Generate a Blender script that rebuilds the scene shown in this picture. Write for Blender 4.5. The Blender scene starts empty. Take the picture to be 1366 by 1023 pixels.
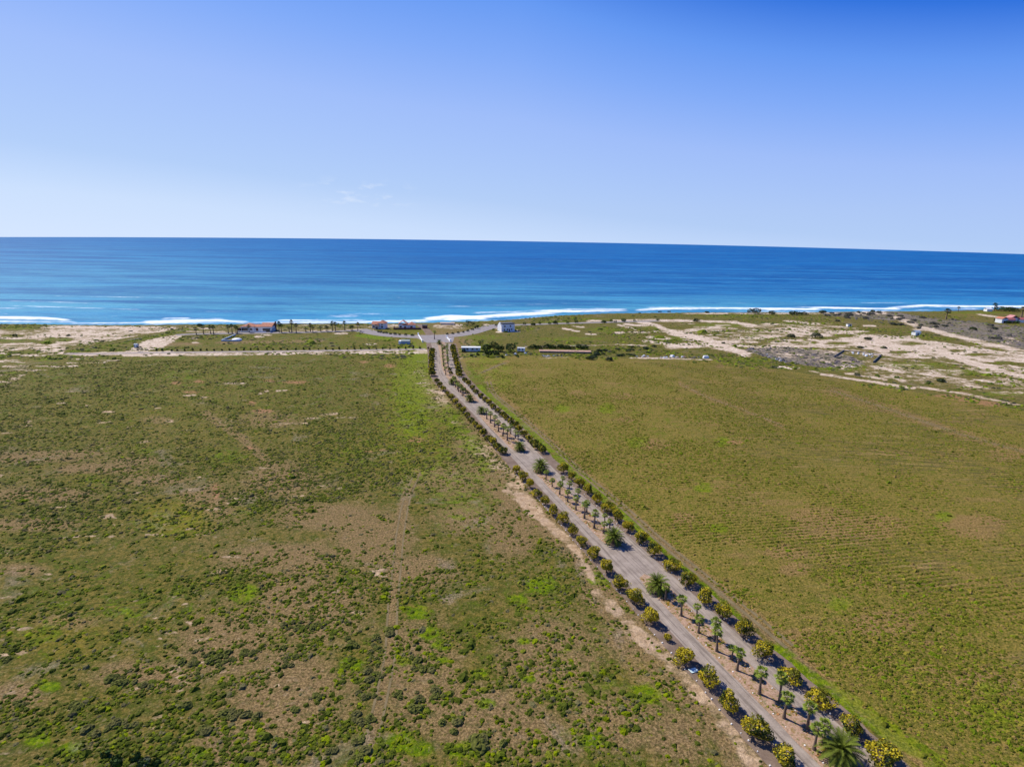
import bpy, math, random
import numpy as np
from math import pi, sin, cos, radians, atan, hypot, atan2
random.seed(7); rng = np.random.default_rng(11)
S = bpy.context.scene; COL = S.collection

# ------------------------------------------------------------------ camera
F = 800.0; H = 75.0; SEA = -2.5
pitch = atan((511.5-320.5)/F); roll = atan(.0167)
fwd = np.array([0, cos(pitch), -sin(pitch)]); rt0 = np.array([1., 0, 0]); up0 = np.cross(rt0, fwd)
rt = rt0*cos(roll)+up0*sin(roll); up = up0*cos(roll)-rt0*sin(roll)
CP = np.array([0, 0, H])
def un(x, y, z=0.0):
    """point of the level plane z seen at photo position x, y"""
    d = fwd+rt*(x-683)/F-up*(y-511.5)/F
    return CP+d*((z-H)/d[2])
def unl(pts, z=0.0): return np.array([un(x, y, z) for x, y in pts])
def proj(P):
    d = np.asarray(P, float)-CP; z = d@fwd; zz = np.where(np.abs(z) < 1e-3, 1e-3, z)
    X = 683+F*(d@rt)/zz; Y = 511.5-F*(d@up)/zz
    return np.where(z > 1, X, -9999), np.where(z > 1, Y, 9999)
cam = bpy.data.cameras.new('camera'); co = bpy.data.objects.new('camera', cam); COL.objects.link(co)
from mathutils import Matrix, Vector
co.matrix_world = Matrix(((rt[0], up[0], -fwd[0], 0), (rt[1], up[1], -fwd[1], 0), (rt[2], up[2], -fwd[2], H), (0, 0, 0, 1)))
cam.sensor_width = 36; cam.lens = F/1366*36; cam.clip_start = .5; cam.clip_end = 200000
S.camera = co

# ------------------------------------------------------------------ noise in numpy
def vnoise(x, y, seed=0):
    xi = np.floor(x).astype(np.int64); yi = np.floor(y).astype(np.int64); fx = x-xi; fy = y-yi
    fx = fx*fx*(3-2*fx); fy = fy*fy*(3-2*fy)
    def h(a, b):
        n = (a*374761393+b*668265263+seed*982451653) & 0x7fffffff
        n = ((n ^ (n >> 13))*1274126177) & 0x7fffffff
        return ((n ^ (n >> 16)) & 0xffff)/65535.
    return (h(xi, yi)*(1-fx)+h(xi+1, yi)*fx)*(1-fy)+(h(xi, yi+1)*(1-fx)+h(xi+1, yi+1)*fx)*fy
def fbm(x, y, o=4, seed=0):
    s = 0; a = .5; t = 0
    for i in range(o):
        s = s+a*vnoise(x*2**i, y*2**i, seed+i*17); t += a; a *= .5
    return s/t
def sm(a, b, x): t = np.clip((x-a)/(b-a), 0, 1); return t*t*(3-2*t)

# ------------------------------------------------------------------ materials
def newmat(name):
    m = bpy.data.materials.new(name); m.use_nodes = True; nt = m.node_tree
    return m, nt, nt.nodes['Principled BSDF'], nt.nodes.new, nt.links.new
def simple(name, col, rough=.8, var=.15, scale=3., bump=0., spec=.3, col2=None, metal=0., trans=0.):
    m, nt, b, N, L = newmat(name)
    tc = N('ShaderNodeTexCoord'); n = N('ShaderNodeTexNoise'); n.inputs['Scale'].default_value = scale; n.inputs['Detail'].default_value = 5
    L(tc.outputs['Object'], n.inputs['Vector'])
    mx = N('ShaderNodeMix'); mx.data_type = 'RGBA'; mx.inputs[6].default_value = (*[c*(1-var) for c in col], 1)
    mx.inputs[7].default_value = (*(col2 or [min(1, c*(1+var)) for c in col]), 1)
    r = N('ShaderNodeMapRange'); r.inputs[1].default_value = .35; r.inputs[2].default_value = .65
    L(n.outputs[0], r.inputs[0]); L(r.outputs[0], mx.inputs[0]); L(mx.outputs[2], b.inputs['Base Color'])
    b.inputs['Roughness'].default_value = rough; b.inputs['Specular IOR Level'].default_value = spec; b.inputs['Metallic'].default_value = metal
    if bump:
        bp = N('ShaderNodeBump'); bp.inputs['Strength'].default_value = bump; bp.inputs['Distance'].default_value = .05
        L(n.outputs[0], bp.inputs['Height']); L(bp.outputs[0], b.inputs['Normal'])
    if trans:
        t = N('ShaderNodeBsdfTranslucent'); L(mx.outputs[2], t.inputs[0]); ms = N('ShaderNodeMixShader'); ms.inputs[0].default_value = trans
        L(b.outputs[0], ms.inputs[1]); L(t.outputs[0], ms.inputs[2]); L(ms.outputs[0], nt.nodes['Material Output'].inputs[0])
    return m
class G:
    """small node-graph helper"""
    def __init__(s, nt): s.nt = nt; s.N = nt.nodes.new; s.L = nt.links.new
    def put(s, sock, v):
        if isinstance(v, (int, float)): sock.default_value = v
        elif isinstance(v, (tuple, list)): sock.default_value = (*v, 1) if len(v) == 3 and sock.type == 'RGBA' else v
        else: s.L(v, sock)
    def math(s, op, a, b=0., c=None):
        n = s.N('ShaderNodeMath'); n.operation = op; s.put(n.inputs[0], a); s.put(n.inputs[1], b)
        if c is not None: s.put(n.inputs[2], c)
        return n.outputs[0]
    def mix(s, f, a, b, mode='MIX'):
        n = s.N('ShaderNodeMix'); n.data_type = 'RGBA'; n.blend_type = mode; s.put(n.inputs[0], f); s.put(n.inputs[6], a); s.put(n.inputs[7], b); return n.outputs[2]
    def step(s, x, a, b, lo=0., hi=1.):
        n = s.N('ShaderNodeMapRange'); n.interpolation_type = 'SMOOTHSTEP'
        s.put(n.inputs[0], x); s.put(n.inputs[1], a); s.put(n.inputs[2], b); s.put(n.inputs[3], lo); s.put(n.inputs[4], hi); return n.outputs[0]
    def noise(s, v, sc, det=5., rough=.55, dist=0.):
        n = s.N('ShaderNodeTexNoise'); s.L(v, n.inputs['Vector']); n.inputs['Scale'].default_value = sc; n.inputs['Detail'].default_value = det
        n.inputs['Roughness'].default_value = rough; n.inputs['Distortion'].default_value = dist; return n.outputs[0]
    def mapping(s, v, rot=(0, 0, 0), scale=(1, 1, 1), loc=(0, 0, 0)):
        n = s.N('ShaderNodeMapping'); s.L(v, n.inputs[0]); n.inputs['Rotation'].default_value = rot; n.inputs['Scale'].default_value = scale; n.inputs['Location'].default_value = loc; return n.outputs[0]
    def attr(s, name):
        n = s.N('ShaderNodeAttribute'); n.attribute_name = name; sp = s.N('ShaderNodeSeparateColor'); s.L(n.outputs['Color'], sp.inputs[0])
        return sp.outputs[0], sp.outputs[1], sp.outputs[2], n.outputs['Alpha'], n.outputs['Color']

# ------------------------------------------------------------------ mesh helpers
def obj(name, me, parent=None, mats=()):
    o = bpy.data.objects.new(name, me); COL.objects.link(o)
    for m in mats:
        if m.name not in [x.name for x in me.materials if x]: me.materials.append(m)
    if parent: o.parent = parent
    return o
def tag(o, label=None, cat=None, group=None, kind=None):
    for k, v in (('label', label), ('category', cat), ('group', group), ('kind', kind)):
        if v: o[k] = v
    return o
def empty(name, loc, rz=0., sc=1.):
    o = bpy.data.objects.new(name, None); COL.objects.link(o); o.location = loc; o.rotation_euler = (0, 0, rz); o.scale = (sc,)*3 if isinstance(sc, (int, float)) else sc; return o
def copy_thing(src, loc, rz=0., sc=1.):
    r = src.copy(); COL.objects.link(r); r.location = loc; r.rotation_euler = (0, 0, rz); r.scale = (sc,)*3 if isinstance(sc, (int, float)) else sc
    for ch in src.children:
        c = ch.copy(); COL.objects.link(c); c.parent = r
        for g in ch.children:
            d = g.copy(); COL.objects.link(d); d.parent = c
    return r
def npmesh(name, V, Fq, tri=False, mi=None, smooth=False):
    """V (n,3), Fq (m,4 or 3)"""
    k = Fq.shape[1]; me = bpy.data.meshes.new(name); me.vertices.add(len(V)); me.vertices.foreach_set('co', np.ascontiguousarray(V, np.float32).ravel())
    me.loops.add(Fq.size); me.loops.foreach_set('vertex_index', np.ascontiguousarray(Fq, np.int32).ravel())
    me.polygons.add(len(Fq)); me.polygons.foreach_set('loop_start', np.arange(0, Fq.size, k, dtype=np.int32)); me.polygons.foreach_set('loop_total', np.full(len(Fq), k, np.int32))
    if mi is not None: me.polygons.foreach_set('material_index', np.ascontiguousarray(mi, np.int32))
    me.polygons.foreach_set('use_smooth', np.full(len(Fq), smooth)); me.update(calc_edges=True); return me
def cattr(me, name, A):
    a = me.color_attributes.new(name, 'FLOAT_COLOR', 'POINT'); a.data.foreach_set('color', np.ascontiguousarray(A, np.float32).ravel())
class MB:
    def __init__(s): s.v = []; s.f = []; s.m = []
    def quad(s, a, b, c, d, m=0):
        i = len(s.v); s.v += [tuple(a), tuple(b), tuple(c), tuple(d)]; s.f.append((i, i+1, i+2, i+3)); s.m.append(m)
    def tri(s, a, b, c, m=0):
        i = len(s.v); s.v += [tuple(a), tuple(b), tuple(c)]; s.f.append((i, i+1, i+2)); s.m.append(m)
    def box(s, x0, x1, y0, y1, z0, z1, m=0, rz=0., c=(0, 0)):
        P = []
        for x, y, z in ((x0, y0, z0), (x1, y0, z0), (x1, y1, z0), (x0, y1, z0), (x0, y0, z1), (x1, y0, z1), (x1, y1, z1), (x0, y1, z1)):
            P.append((c[0]+x*cos(rz)-y*sin(rz), c[1]+x*sin(rz)+y*cos(rz), z) if rz else (x, y, z))
        i = len(s.v); s.v += P
        for f in ((3, 2, 1, 0), (4, 5, 6, 7), (0, 1, 5, 4), (1, 2, 6, 5), (2, 3, 7, 6), (3, 0, 4, 7)): s.f.append(tuple(i+k for k in f)); s.m.append(m)
    def tube(s, pts, rad, n=8, m=0, cap=True):
        i0 = len(s.v)
        for k, (p, r) in enumerate(zip(pts, rad)):
            a = Vector(pts[min(k+1, len(pts)-1)])-Vector(pts[max(k-1, 0)]); a.normalize()
            u = a.orthogonal().normalized(); w = a.cross(u)
            for j in range(n):
                t = 2*pi*j/n; q = Vector(p)+(u*cos(t)+w*sin(t))*r; s.v.append(tuple(q))
        for k in range(len(pts)-1):
            for j in range(n):
                a = i0+k*n+j; b = i0+k*n+(j+1) % n; s.f.append((a, b, b+n, a+n)); s.m.append(m)
        if cap: s.f.append(tuple(i0+(len(pts)-1)*n+j for j in range(n))); s.m.append(m)
    def gable(s, x0, x1, y0, y1, z0, zr, ax='x', over=.4, th=.18, m=0):
        x0 -= over; x1 += over; y0 -= over; y1 += over
        if ax == 'x':
            ym = (y0+y1)/2
            lo = [(x0, y0, z0), (x1, y0, z0), (x1, ym, zr), (x0, ym, zr), (x1, y1, z0), (x0, y1, z0)]
        else:
            xm = (x0+x1)/2
            lo = [(x0, y1, z0), (x0, y0, z0), (xm, y0, zr), (xm, y1, zr), (x1, y0, z0), (x1, y1, z0)]
        hi = [(a, b, c+th) for a, b, c in lo]; i = len(s.v); s.v += lo+hi
        for f in ((0, 3, 2, 1), (3, 5, 4, 2), (6, 7, 8, 9), (9, 8, 10, 11), (0, 1, 7, 6), (1, 2, 8, 7), (2, 4, 10, 8), (4, 5, 11, 10), (5, 3, 9, 11), (3, 0, 6, 9)):
            s.f.append(tuple(i+k for k in f)); s.m.append(m)
    def hip(s, x0, x1, y0, y1, z0, zr, over=.4, th=.15, m=0):
        x0 -= over; x1 += over; y0 -= over; y1 += over; w = min(x1-x0, y1-y0)/2
        if x1-x0 >= y1-y0: r = [(x0+w, (y0+y1)/2, zr), (x1-w, (y0+y1)/2, zr)]; fs = ((4, 5, 9, 8), (5, 6, 9), (6, 7, 8, 9), (7, 4, 8))
        else: r = [((x0+x1)/2, y0+w, zr), ((x0+x1)/2, y1-w, zr)]; fs = ((4, 5, 8), (5, 6, 9, 8), (6, 7, 9), (7, 4, 8, 9))
        i = len(s.v); s.v += [(x0, y0, z0), (x1, y0, z0), (x1, y1, z0), (x0, y1, z0), (x0, y0, z0+th), (x1, y0, z0+th), (x1, y1, z0+th), (x0, y1, z0+th)]+r
        for f in ((3, 2, 1, 0), (0, 1, 5, 4), (1, 2, 6, 5), (2, 3, 7, 6), (3, 0, 4, 7))+fs: s.f.append(tuple(i+k for k in f)); s.m.append(m)
    def mesh(s, name, smooth=False):
        me = bpy.data.meshes.new(name); me.from_pydata(s.v, [], s.f); me.polygons.foreach_set('material_index', s.m)
        me.polygons.foreach_set('use_smooth', [smooth]*len(s.f)); me.update(); return me
    def build(s, name, mats, parent=None, smooth=False):
        if not isinstance(mats, (list, tuple)): mats = [mats]
        return obj(name, s.mesh(name, smooth), parent, mats)

# ------------------------------------------------------------------ strokes: where the sand, the green and the bare soil lie on the ground
def dseg(X, Y, pts, ax, ay):
    d = np.full(X.shape, 1e9); P = [(x/ax, y/ay) for x, y in pts]; X = X/ax; Y = Y/ay
    if len(P) == 1: return np.hypot(X-P[0][0], Y-P[0][1])
    for (a, b), (c, e) in zip(P[:-1], P[1:]):
        vx, vy = c-a, e-b; t = np.clip(((X-a)*vx+(Y-b)*vy)/(vx*vx+vy*vy+1e-9), 0, 1); d = np.minimum(d, np.hypot(X-a-t*vx, Y-b-t*vy))
    return d
def inpoly(X, Y, pts):
    r = np.zeros(X.shape, bool); n = len(pts)
    for i in range(n):
        x1, y1 = pts[i]; x2, y2 = pts[i-1]
        c = ((y1 > Y) != (y2 > Y)) & (X < (x2-x1)*(Y-y1)/((y2-y1) or 1e-9)+x1); r ^= c
    return r
class Field:
    def __init__(s, X, Y, cell=None): s.X = X; s.Y = Y; s.a = np.zeros(X.shape)
    def line(s, st, ax, *pts, ay=None, soft=1.0):
        ay = ay or ax; xs = [p[0] for p in pts]; ys = [p[1] for p in pts]; k = 1+soft
        m = (s.X > min(xs)-ax*k) & (s.X < max(xs)+ax*k) & (s.Y > min(ys)-ay*k) & (s.Y < max(ys)+ay*k)
        if not m.any(): return
        d = dseg(s.X[m], s.Y[m], pts, ax, ay); v = st*(1-sm(1-soft*.5, 1+soft*.5, d))
        s.a[m] = np.maximum(s.a[m], v) if st > 0 else s.a[m]+v
    def poly(s, st, *pts):
        m = inpoly(s.X, s.Y, pts); s.a[m] = np.maximum(s.a[m], st) if st > 0 else s.a[m]+st

SHORE = [(-1500, 440), (-700, 436), (-300, 434), (0, 431.5), (100, 433.5), (200, 433), (300, 432.5), (400, 431.5), (500, 431.5), (560, 430.5), (620, 429), (680, 426.5), (720, 422.5), (750, 420.5), (800, 418.5), (860, 417.3),
         (920, 416.8), (1000, 416.6), (1050, 417.2), (1100, 416.6), (1150, 415.6), (1240, 415.2), (1300, 413.6), (1366, 411), (1700, 409), (2300, 413)]
sh = unl(SHORE); sh_az = np.arctan2(sh[:, 0], sh[:, 1]); sh_r = np.hypot(sh[:, 0], sh[:, 1])
def shore_r(az): return np.interp(az, sh_az, sh_r)
def beach_w(az):   # metres of sloping beach below the bluff
    x = np.interp(az, sh_az, [p[0] for p in SHORE]); return 9+22*sm(960, 1010, x)*(1-sm(1200, 1290, x))

def polar(radii, angs):
    R, A = np.meshgrid(radii, angs, indexing='ij'); V = np.stack([R*np.sin(A), R*np.cos(A), np.zeros_like(R)], -1).reshape(-1, 3)
    nr, na = R.shape; i = np.arange(nr*na).reshape(nr, na)
    q = np.stack([i[:-1, :-1], i[:-1, 1:], i[1:, 1:], i[1:, :-1]], -1).reshape(-1, 4)[:, ::-1]
    return V, q, R.ravel(), A.ravel()

# ------------------------------------------------------------------ ground
d2r = radians
angs = np.concatenate([np.linspace(-180, -58, 30, endpoint=False), np.arange(-58, 58, .2), np.linspace(58, 180, 30)])*pi/180
r1 = 40*np.exp(np.arange(0, math.log(1500/40), .0062)); radii = np.concatenate([[.5, 6, 14, 24, 32], r1, [1900, 2600, 4000, 7000]])
V, Q, R, A = polar(radii, angs)
V[:, 0] += 0; PX, PY = proj(V)
front = np.cos(A) > .2
rs = shore_r(A); bw = beach_w(A); wig = (fbm(V[:, 0]*.03, V[:, 1]*.03, 3, 5)-.5)*12
over = np.where(front, R-(rs+wig*.6), -100.)
fade = np.where(front, 1, 0)
drop = np.clip(over/bw, 0, 8)
V[:, 2] = -drop*2.6-np.where(over > 0, .25, 0)
inland = (1-sm(-40, 0, over))*sm(60, 80, R)
V[:, 2] += (over > bw*7)*(-20)
SN = Field(PX, PY); GR = Field(PX, PY); DR = Field(PX, PY); GY = Field(PX, PY); RD = Field(PX, PY); RF = Field(PX, PY); BE = Field(PX, PY); YE = Field(PX, PY)
# --- coast, left
SN.poly(.62, (-400, 434), (50, 434), (120, 435), (200, 435), (245, 437), (215, 443), (180, 449), (140, 456), (100, 466), (75, 476), (40, 476), (0, 472), (-400, 474))
SN.poly(.8, (200, 450), (252, 445), (240, 450), (220, 463), (195, 469), (165, 470))
SN.line(.95, 3.0, (70, 440), (77, 448), (74, 461), (73, 467), (90, 471.5), (118, 472.5), (168, 471), (230, 470), ay=2.2)
SN.line(.8, 10, (95, 437), (190, 438), ay=2.5); SN.line(.8, 6, (60, 443), (150, 447), ay=2)
SN.line(.6, 5, (150, 472), (260, 471.5), (400, 470), (573, 466.5), ay=1.3); SN.line(.85, 4, (165, 474), (240, 473), ay=1.6); SN.line(.58, 8, (240, 473.5), (580, 470), ay=1.6)
for a, b, y, w in ((0, 40, 482, 2.5), (5, 35, 489, 1.6), (0, 30, 500, 2), (20, 60, 494, 1.4), (50, 100, 489, 1.5), (90, 140, 484, 1.2), (98, 118, 479, 1.3), (130, 158, 481, 1.0), (15, 30, 506, 2.4), (0, 14, 510, 2), (170, 200, 475, 1.4), (300, 326, 511.5, 1.4), (430, 448, 552.8, 2.0), (408, 425, 558, 1), (365, 410, 565, 1.2), (452, 475, 557, .8), (605, 618, 563, 2), (650, 660, 748, 3)):
    SN.line(.66, 4, (a, y), (b, y-.5), ay=w, soft=1.7)
for p in ((-100, 437, 60, 3), (25, 437, 28, 3.6), (70, 433, 30, 1.5), (20, 455, 30, 2.2), (75, 453, 16, 2.4), (89, 453, 6, 2.5), (15, 448, 14, 2), (60, 457, 14, 1.6), (60, 480, 28, 3.5), (30, 470, 20, 2), (85, 476, 22, 3), (10, 497, 18, 3), (55, 491, 10, 2)):
    SN.line(-.75, p[2], (p[0], p[1]), ay=p[3]); GR.line(.55, p[2], (p[0], p[1]), ay=p[3])
SN.line(-.8, 3, (90, 469), (120, 466), (150, 461), (200, 450), (250, 440), ay=2.6); GR.line(.55, 3, (90, 469), (120, 466), (150, 461), (200, 450), (250, 440), ay=2.4); GY.line(.5, 3, (170, 454), (250, 439), ay=1.3)
SN.line(-.7, 22, (115, 462), (150, 464), ay=1.2)
SN.poly(.28, (245, 433), (500, 433), (500, 441), (245, 444)); SN.line(.62, 8, (250, 442), (300, 443), (400, 442), (480, 440), ay=1.0)
for p in ((270, 438, 18), (230, 437, 10), (350, 447, 12), (345, 449, 8), (455, 445, 12), (500, 436, 10), (520, 434, 10), (258, 452, 6), (495, 459, 9), (260, 457, 5), (560, 468, 12), (548, 471, 10), (425, 470, 12), (300, 472, 14)):
    SN.line(.72, p[2], (p[0], p[1]), ay=1.4)
GR.poly(.35, (220, 450), (560, 446), (565, 458), (210, 466)); GR.line(.9, 14, (485, 448), (510, 451), ay=2.5); GR.line(.7, 14, (545, 484), (570, 486), ay=4); DR.line(.6, 12, (420, 455), (300, 457), ay=2); RD.line(.45, 6, (530, 452), (534, 456), ay=1.5); DR.line(.5, 10, (230, 459), (260, 459), ay=2)
SN.line(.6, 10, (512, 436), (522, 435), ay=2); GR.poly(.45, (505, 442), (560, 446), (572, 442), (560, 433), (558, 440)); YE.poly(.5, (505, 442), (560, 446), (620, 443), (630, 436), (560, 438))
SN.poly(.5, (575, 433), (618, 432), (628, 438), (600, 439), (578, 437)); SN.line(.6, 3, (648, 433), (668, 440), (690, 441), ay=1.2); SN.line(.75, 3, (664, 443), (692, 442), ay=1.2)
# --- coast, right
for w, st, *p in ((1.1, .8, (784, 428), (800, 428)), (1.1, .8, (821, 427.5), (847, 427.5)), (1.3, .75, (849, 427), (920, 428), (982, 429.5)), (1.8, .95, (852, 429), (875, 434), (897, 442.7), (920, 448.6)), (1, .75, (765, 435), (778, 436.5)),
    (1, .8, (752, 438.5), (771, 442)), (1.4, .8, (834, 432.5), (862, 434)), (1, .75, (825, 433.5), (847, 439)), (1, .8, (783, 445.5), (793, 446)), (1.5, .85, (823, 444), (831, 444)), (1.2, .7, (840, 443.5), (865, 443.5)), (1.2, .8, (871, 442), (920, 442)),
    (2, .9, (868, 450.5), (888, 451.5)), (1.4, .9, (860.5, 455), (881, 457.6), (905, 461)), (.8, .62, (700, 462.5), (790, 460.5), (830, 459.5), (866, 461)), (.9, .6, (720, 478.6), (757, 476.4)), (1.0, .68, (841.5, 477), (903, 478.6), (950, 480)),
    (3, .95, (897, 443), (920, 448.5), (941, 453), (961, 460), (995, 472.5)), (3.2, .95, (895, 462), (944, 459.5), (982, 467.6)), (1.4, .9, (941, 454.4), (996.6, 462.5), (1100, 461.7)), (1.5, .85, (973, 429.5), (1005, 434)), (1.2, .8, (1046, 428), (1092, 432.5)),
    (1.2, .85, (915, 441), (941, 441)), (1, .8, (953, 441), (960, 441)), (1.2, .8, (1005, 440), (1021, 442)), (1.1, .8, (1026, 442.7), (1087, 444)), (1.4, .85, (1068, 440.5), (1086, 446)), (1.2, .8, (1014, 447), (1040, 448), (1076, 446.4)), (1.5, .85, (991, 450.8), (1017, 452)),
    (1.2, .85, (970, 456), (985, 456)), (1, .7, (1000, 457), (1012, 457)), (1.3, .85, (1037, 489.6), (1065, 491.3)), (1, .7, (1080, 495), (1092, 497)), (2.6, .95, (1159, 450.7), (1189, 459), (1262, 473.8), (1310, 488), (1366, 503), (1500, 540)), (1.6, .85, (1245, 463), (1300, 477), (1366, 492)),
    (2.2, .85, (1197, 423.5), (1226, 436), (1262, 445.5), (1302, 455), (1366, 469.6), (1480, 497)), (2, .95, (1147, 417.5), (1176, 418)), (1, .8, (1153, 434.5), (1168, 435)), (1.2, .75, (1205, 495.7), (1268, 504), (1366, 513.5)), (1.3, .9, (1097, 499), (1153, 508), (1218, 517.7)),
    (1.2, .9, (1224, 515.6), (1289, 526), (1360, 540.8)), (2, .7, (1164, 488), (1205, 497)), (2, .7, (1190, 500), (1205, 508)), (1.3, .75, (1290, 514), (1318, 517)), (1, .7, (1250, 513), (1262, 514)), (1.4, .7, (1130, 498), (1180, 506)), (2, .8, (1083, 462), (1125, 461)), (1.6, .75, (1290, 470), (1366, 474)), (1, .8, (1305, 419), (1336, 424)), (1.5, .6, (1340, 411), (1366, 412))):
    SN.line(st*.95, w*3, *p, ay=w*1.25, soft=1.4)
SN.poly(.74, (1080, 461), (1080, 447), (1111, 441), (1149, 440), (1180, 446.5), (1226, 450.7), (1260, 457), (1302, 463), (1366, 474), (1500, 490), (1500, 500), (1321, 480), (1268, 476), (1243, 478), (1197, 478), (1180, 474), (1168, 467.5), (1132, 463))
SN.poly(.38, (940, 437), (1100, 430), (1366, 480), (1366, 530), (1180, 505), (1060, 480), (960, 465))
for k in range(90):
    x = random.uniform(900, 1366); y = random.uniform(432, 458)+max(0, x-1050)*random.uniform(.02, .19); w = random.uniform(5, 16); SN.line(random.uniform(.55, .9), w, (x, y), (x+w, y+random.uniform(.3, 2.2)*(1 if x > 1050 else .1)), ay=random.uniform(.7, 1.2), soft=1.4)
for p in ((1100, 451, 18, 2), (1125, 448, 14, 2), (1180, 440, 26, 2.4), (1250, 452, 26, 2.5), (1215, 459, 14, 2), (1160, 444, 10, 1.5), (1300, 473, 18, 2), (1275, 468, 10, 1.5), (1120, 458, 16, 1.5), (1200, 470, 14, 2), (1340, 484, 20, 2), (1086, 457, 6, 2)):
    SN.line(-.6, p[2], (p[0], p[1]), ay=p[3]); GR.line(.45, p[2], (p[0], p[1]), ay=p[3])
for p in ((905, 452, 22, 4), (960, 434, 45, 4), (740, 430, 30, 2.5), (790, 426, 30, 2), (980, 422, 60, 2.5), (1040, 432, 35, 3), (810, 440, 30, 4), (870, 437, 20, 2), (880, 452, 20, 4), (760, 452, 60, 3), (1070, 434, 20, 2), (1000, 480, 40, 4), (1010, 447, 18, 2.5), (1070, 457, 16, 2), (1220, 487, 60, 5), (650, 482, 30, 8), (640, 450, 40, 4), (1120, 492, 40, 4), (1290, 495, 50, 5), (1340, 525, 40, 4)):
    GR.line(.55, p[2], (p[0], p[1]), ay=p[3])
GY.poly(.75, (1090, 416), (1200, 417), (1240, 424), (1366, 436), (1500, 452), (1500, 500), (1366, 466), (1300, 452), (1250, 441), (1200, 428), (1100, 421))
GY.poly(.95, (990, 466), (1040, 462), (1110, 468), (1145, 478), (1140, 490), (1090, 490), (1040, 482)); GY.line(.8, 16, (1100, 483), (1140, 485), ay=5); GY.line(.4, 30, (850, 472), (900, 476), ay=3)
YE.line(.6, 40, (1290, 420), ay=3); GR.line(.6, 60, (1300, 417), ay=1.6); RD.line(.5, 14, (1300, 424), ay=1.2); RD.line(.55, 12, (1290, 433), ay=1)
BE.a = np.maximum(BE.a, sm(-.5, 2.5, over)); SN.a *= 1-.6*sm(-3, 2, over)
SN.line(.8, 26, (930, 418.2), (1000, 418.5), (1100, 418), ay=.8)
# --- avenue surroundings
for w, st, *p in ((3.5, .95, (675, 653), (697, 661)), (5, .85, (697, 666), (723, 692), (754, 719), (770, 735)), (3.5, .7, (770, 735), (800, 790)), (6, .9, (795, 790), (812, 806), (830, 822)), (9, .85, (836, 832), (850, 850), (876, 866)), (9, .72, (876, 866), (925, 915), (960, 950), (982, 985), (1005, 1016)), (12, .55, (640, 590), (690, 650)), (10, .5, (650, 610), (668, 632)), (4, .8, (676, 628), (690, 634)), (12, .5, (590, 470), (600, 474)), (9, .6, (560, 505), (590, 530)), (14, .5, (850, 850), (900, 900))):
    SN.line(st*.8, w*1.3, *p, soft=1.7); DR.line(.8, w*2.6, *p, soft=1.6)
DR.line(.8, 3, (642, 497.5), (659, 490), (676, 483.4)); 
for st, *p in ((.64, (652, 509), (656, 521), (663, 530), (700, 560), (740, 596), (776, 631), (830, 675)), (.56, (830, 675), (876, 717), (907, 743), (960, 786), (1010, 826), (1060, 868))):
    DR.line(.7, 6, *p, soft=1.6)
DR.line(.75, 8, (960, 786), (1010, 826), (1100, 905), (1180, 975), (1240, 1023))
GR.line(.75, 9, (640, 520), (700, 572), (760, 622), (830, 688), (900, 752), (980, 822)); GR.line(.85, 13, (1035, 868), (1080, 905), (1130, 935), (1200, 985), (1250, 1020)); GR.line(.6, 30, (640, 480), (660, 500))
DR.line(.6, 2.4, (1106, 520), (1175, 542), (1275, 577), (1366, 603), (1500, 640)); DR.line(.7, 5, (1106, 520), (1175, 542), (1275, 577), (1366, 603), (1500, 640))
DR.line(.6, 3, (907, 512), (944, 530), (1019, 557), (1045, 569)); RD.line(.75, 20, (1262, 528), (1300, 535), (1325, 540), ay=2.6)
for x, y, w in ((735, 475, 3), (960, 488, 5), (830, 528, 14), (770, 524, 10), (835, 560, 9), (870, 593, 20), (1100, 690, 40), (1080, 710, 30), (1150, 705, 50), (1300, 700, 40), (1340, 608, 20), (1050, 735, 25), (910, 690, 15), (1180, 830, 40), (1310, 905, 30), (1060, 760, 20), (1240, 857, 7), (1060, 850, 25)):
    DR.line(.62, w, (x, y), ay=w*.35)
# --- left field
for st, w, *p in ((.62, 3, (557, 630), (546, 655), (539, 680), (533, 717), (529, 760), (524, 805), (520, 872), (508, 930), (497, 980), (490, 1030)), (.55, 2.5, (548, 640), (536, 680), (524, 720)), (.5, 2.5, (274, 552), (324, 585), (360, 620))):
    DR.line(.6, w*1.8, *p, soft=1.6)
for x, y, w, h in ((545, 560, 60, 55), (560, 520, 45, 20), (230, 695, 60, 26), (545, 640, 30, 20), (300, 610, 40, 12), (250, 500, 60, 10), (120, 640, 40, 10), (470, 600, 50, 25), (560, 480, 30, 8), (620, 640, 30, 30), (330, 680, 30, 10), (190, 600, 20, 8), (50, 850, 50, 30), (170, 815, 40, 15)):
    GR.line(.5, w, (x, y), ay=h, soft=1.6)
YE.line(.8, 60, (235, 690), ay=28, soft=1.5); YE.line(.6, 70, (90, 850), ay=50, soft=1.5); YE.line(.5, 60, (560, 560), ay=60, soft=1.5); YE.line(.5, 60, (860, 900), ay=40, soft=1.6)
for x, y, r in ((557, 816, 17), (575, 845, 18), (540, 882, 14), (640, 898, 13), (470, 884, 16), (590, 860, 16), (648, 938, 14), (530, 990, 26), (560, 1000, 20), (66, 915, 14), (50, 985, 18), (90, 1000, 20), (265, 1005, 16), (735, 928, 15), (790, 985, 18), (705, 905, 12), (590, 880, 12), (620, 1000, 24), (690, 800, 14), (860, 925, 26), (720, 780, 22), (800, 770, 18), (170, 815, 12), (325, 790, 22), (700, 855, 10), (780, 640, 14), (1120, 805, 20), (1205, 888, 14), (1320, 918, 20), (1340, 960, 30), (1310, 945, 22), (850, 590, 16), (965, 590, 12), (810, 545, 14), (750, 545, 12), (1260, 690, 14), (940, 650, 14), (960, 705, 14)):
    GR.line(.95, r, (x, y), ay=r*.55, soft=1.3)
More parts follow.
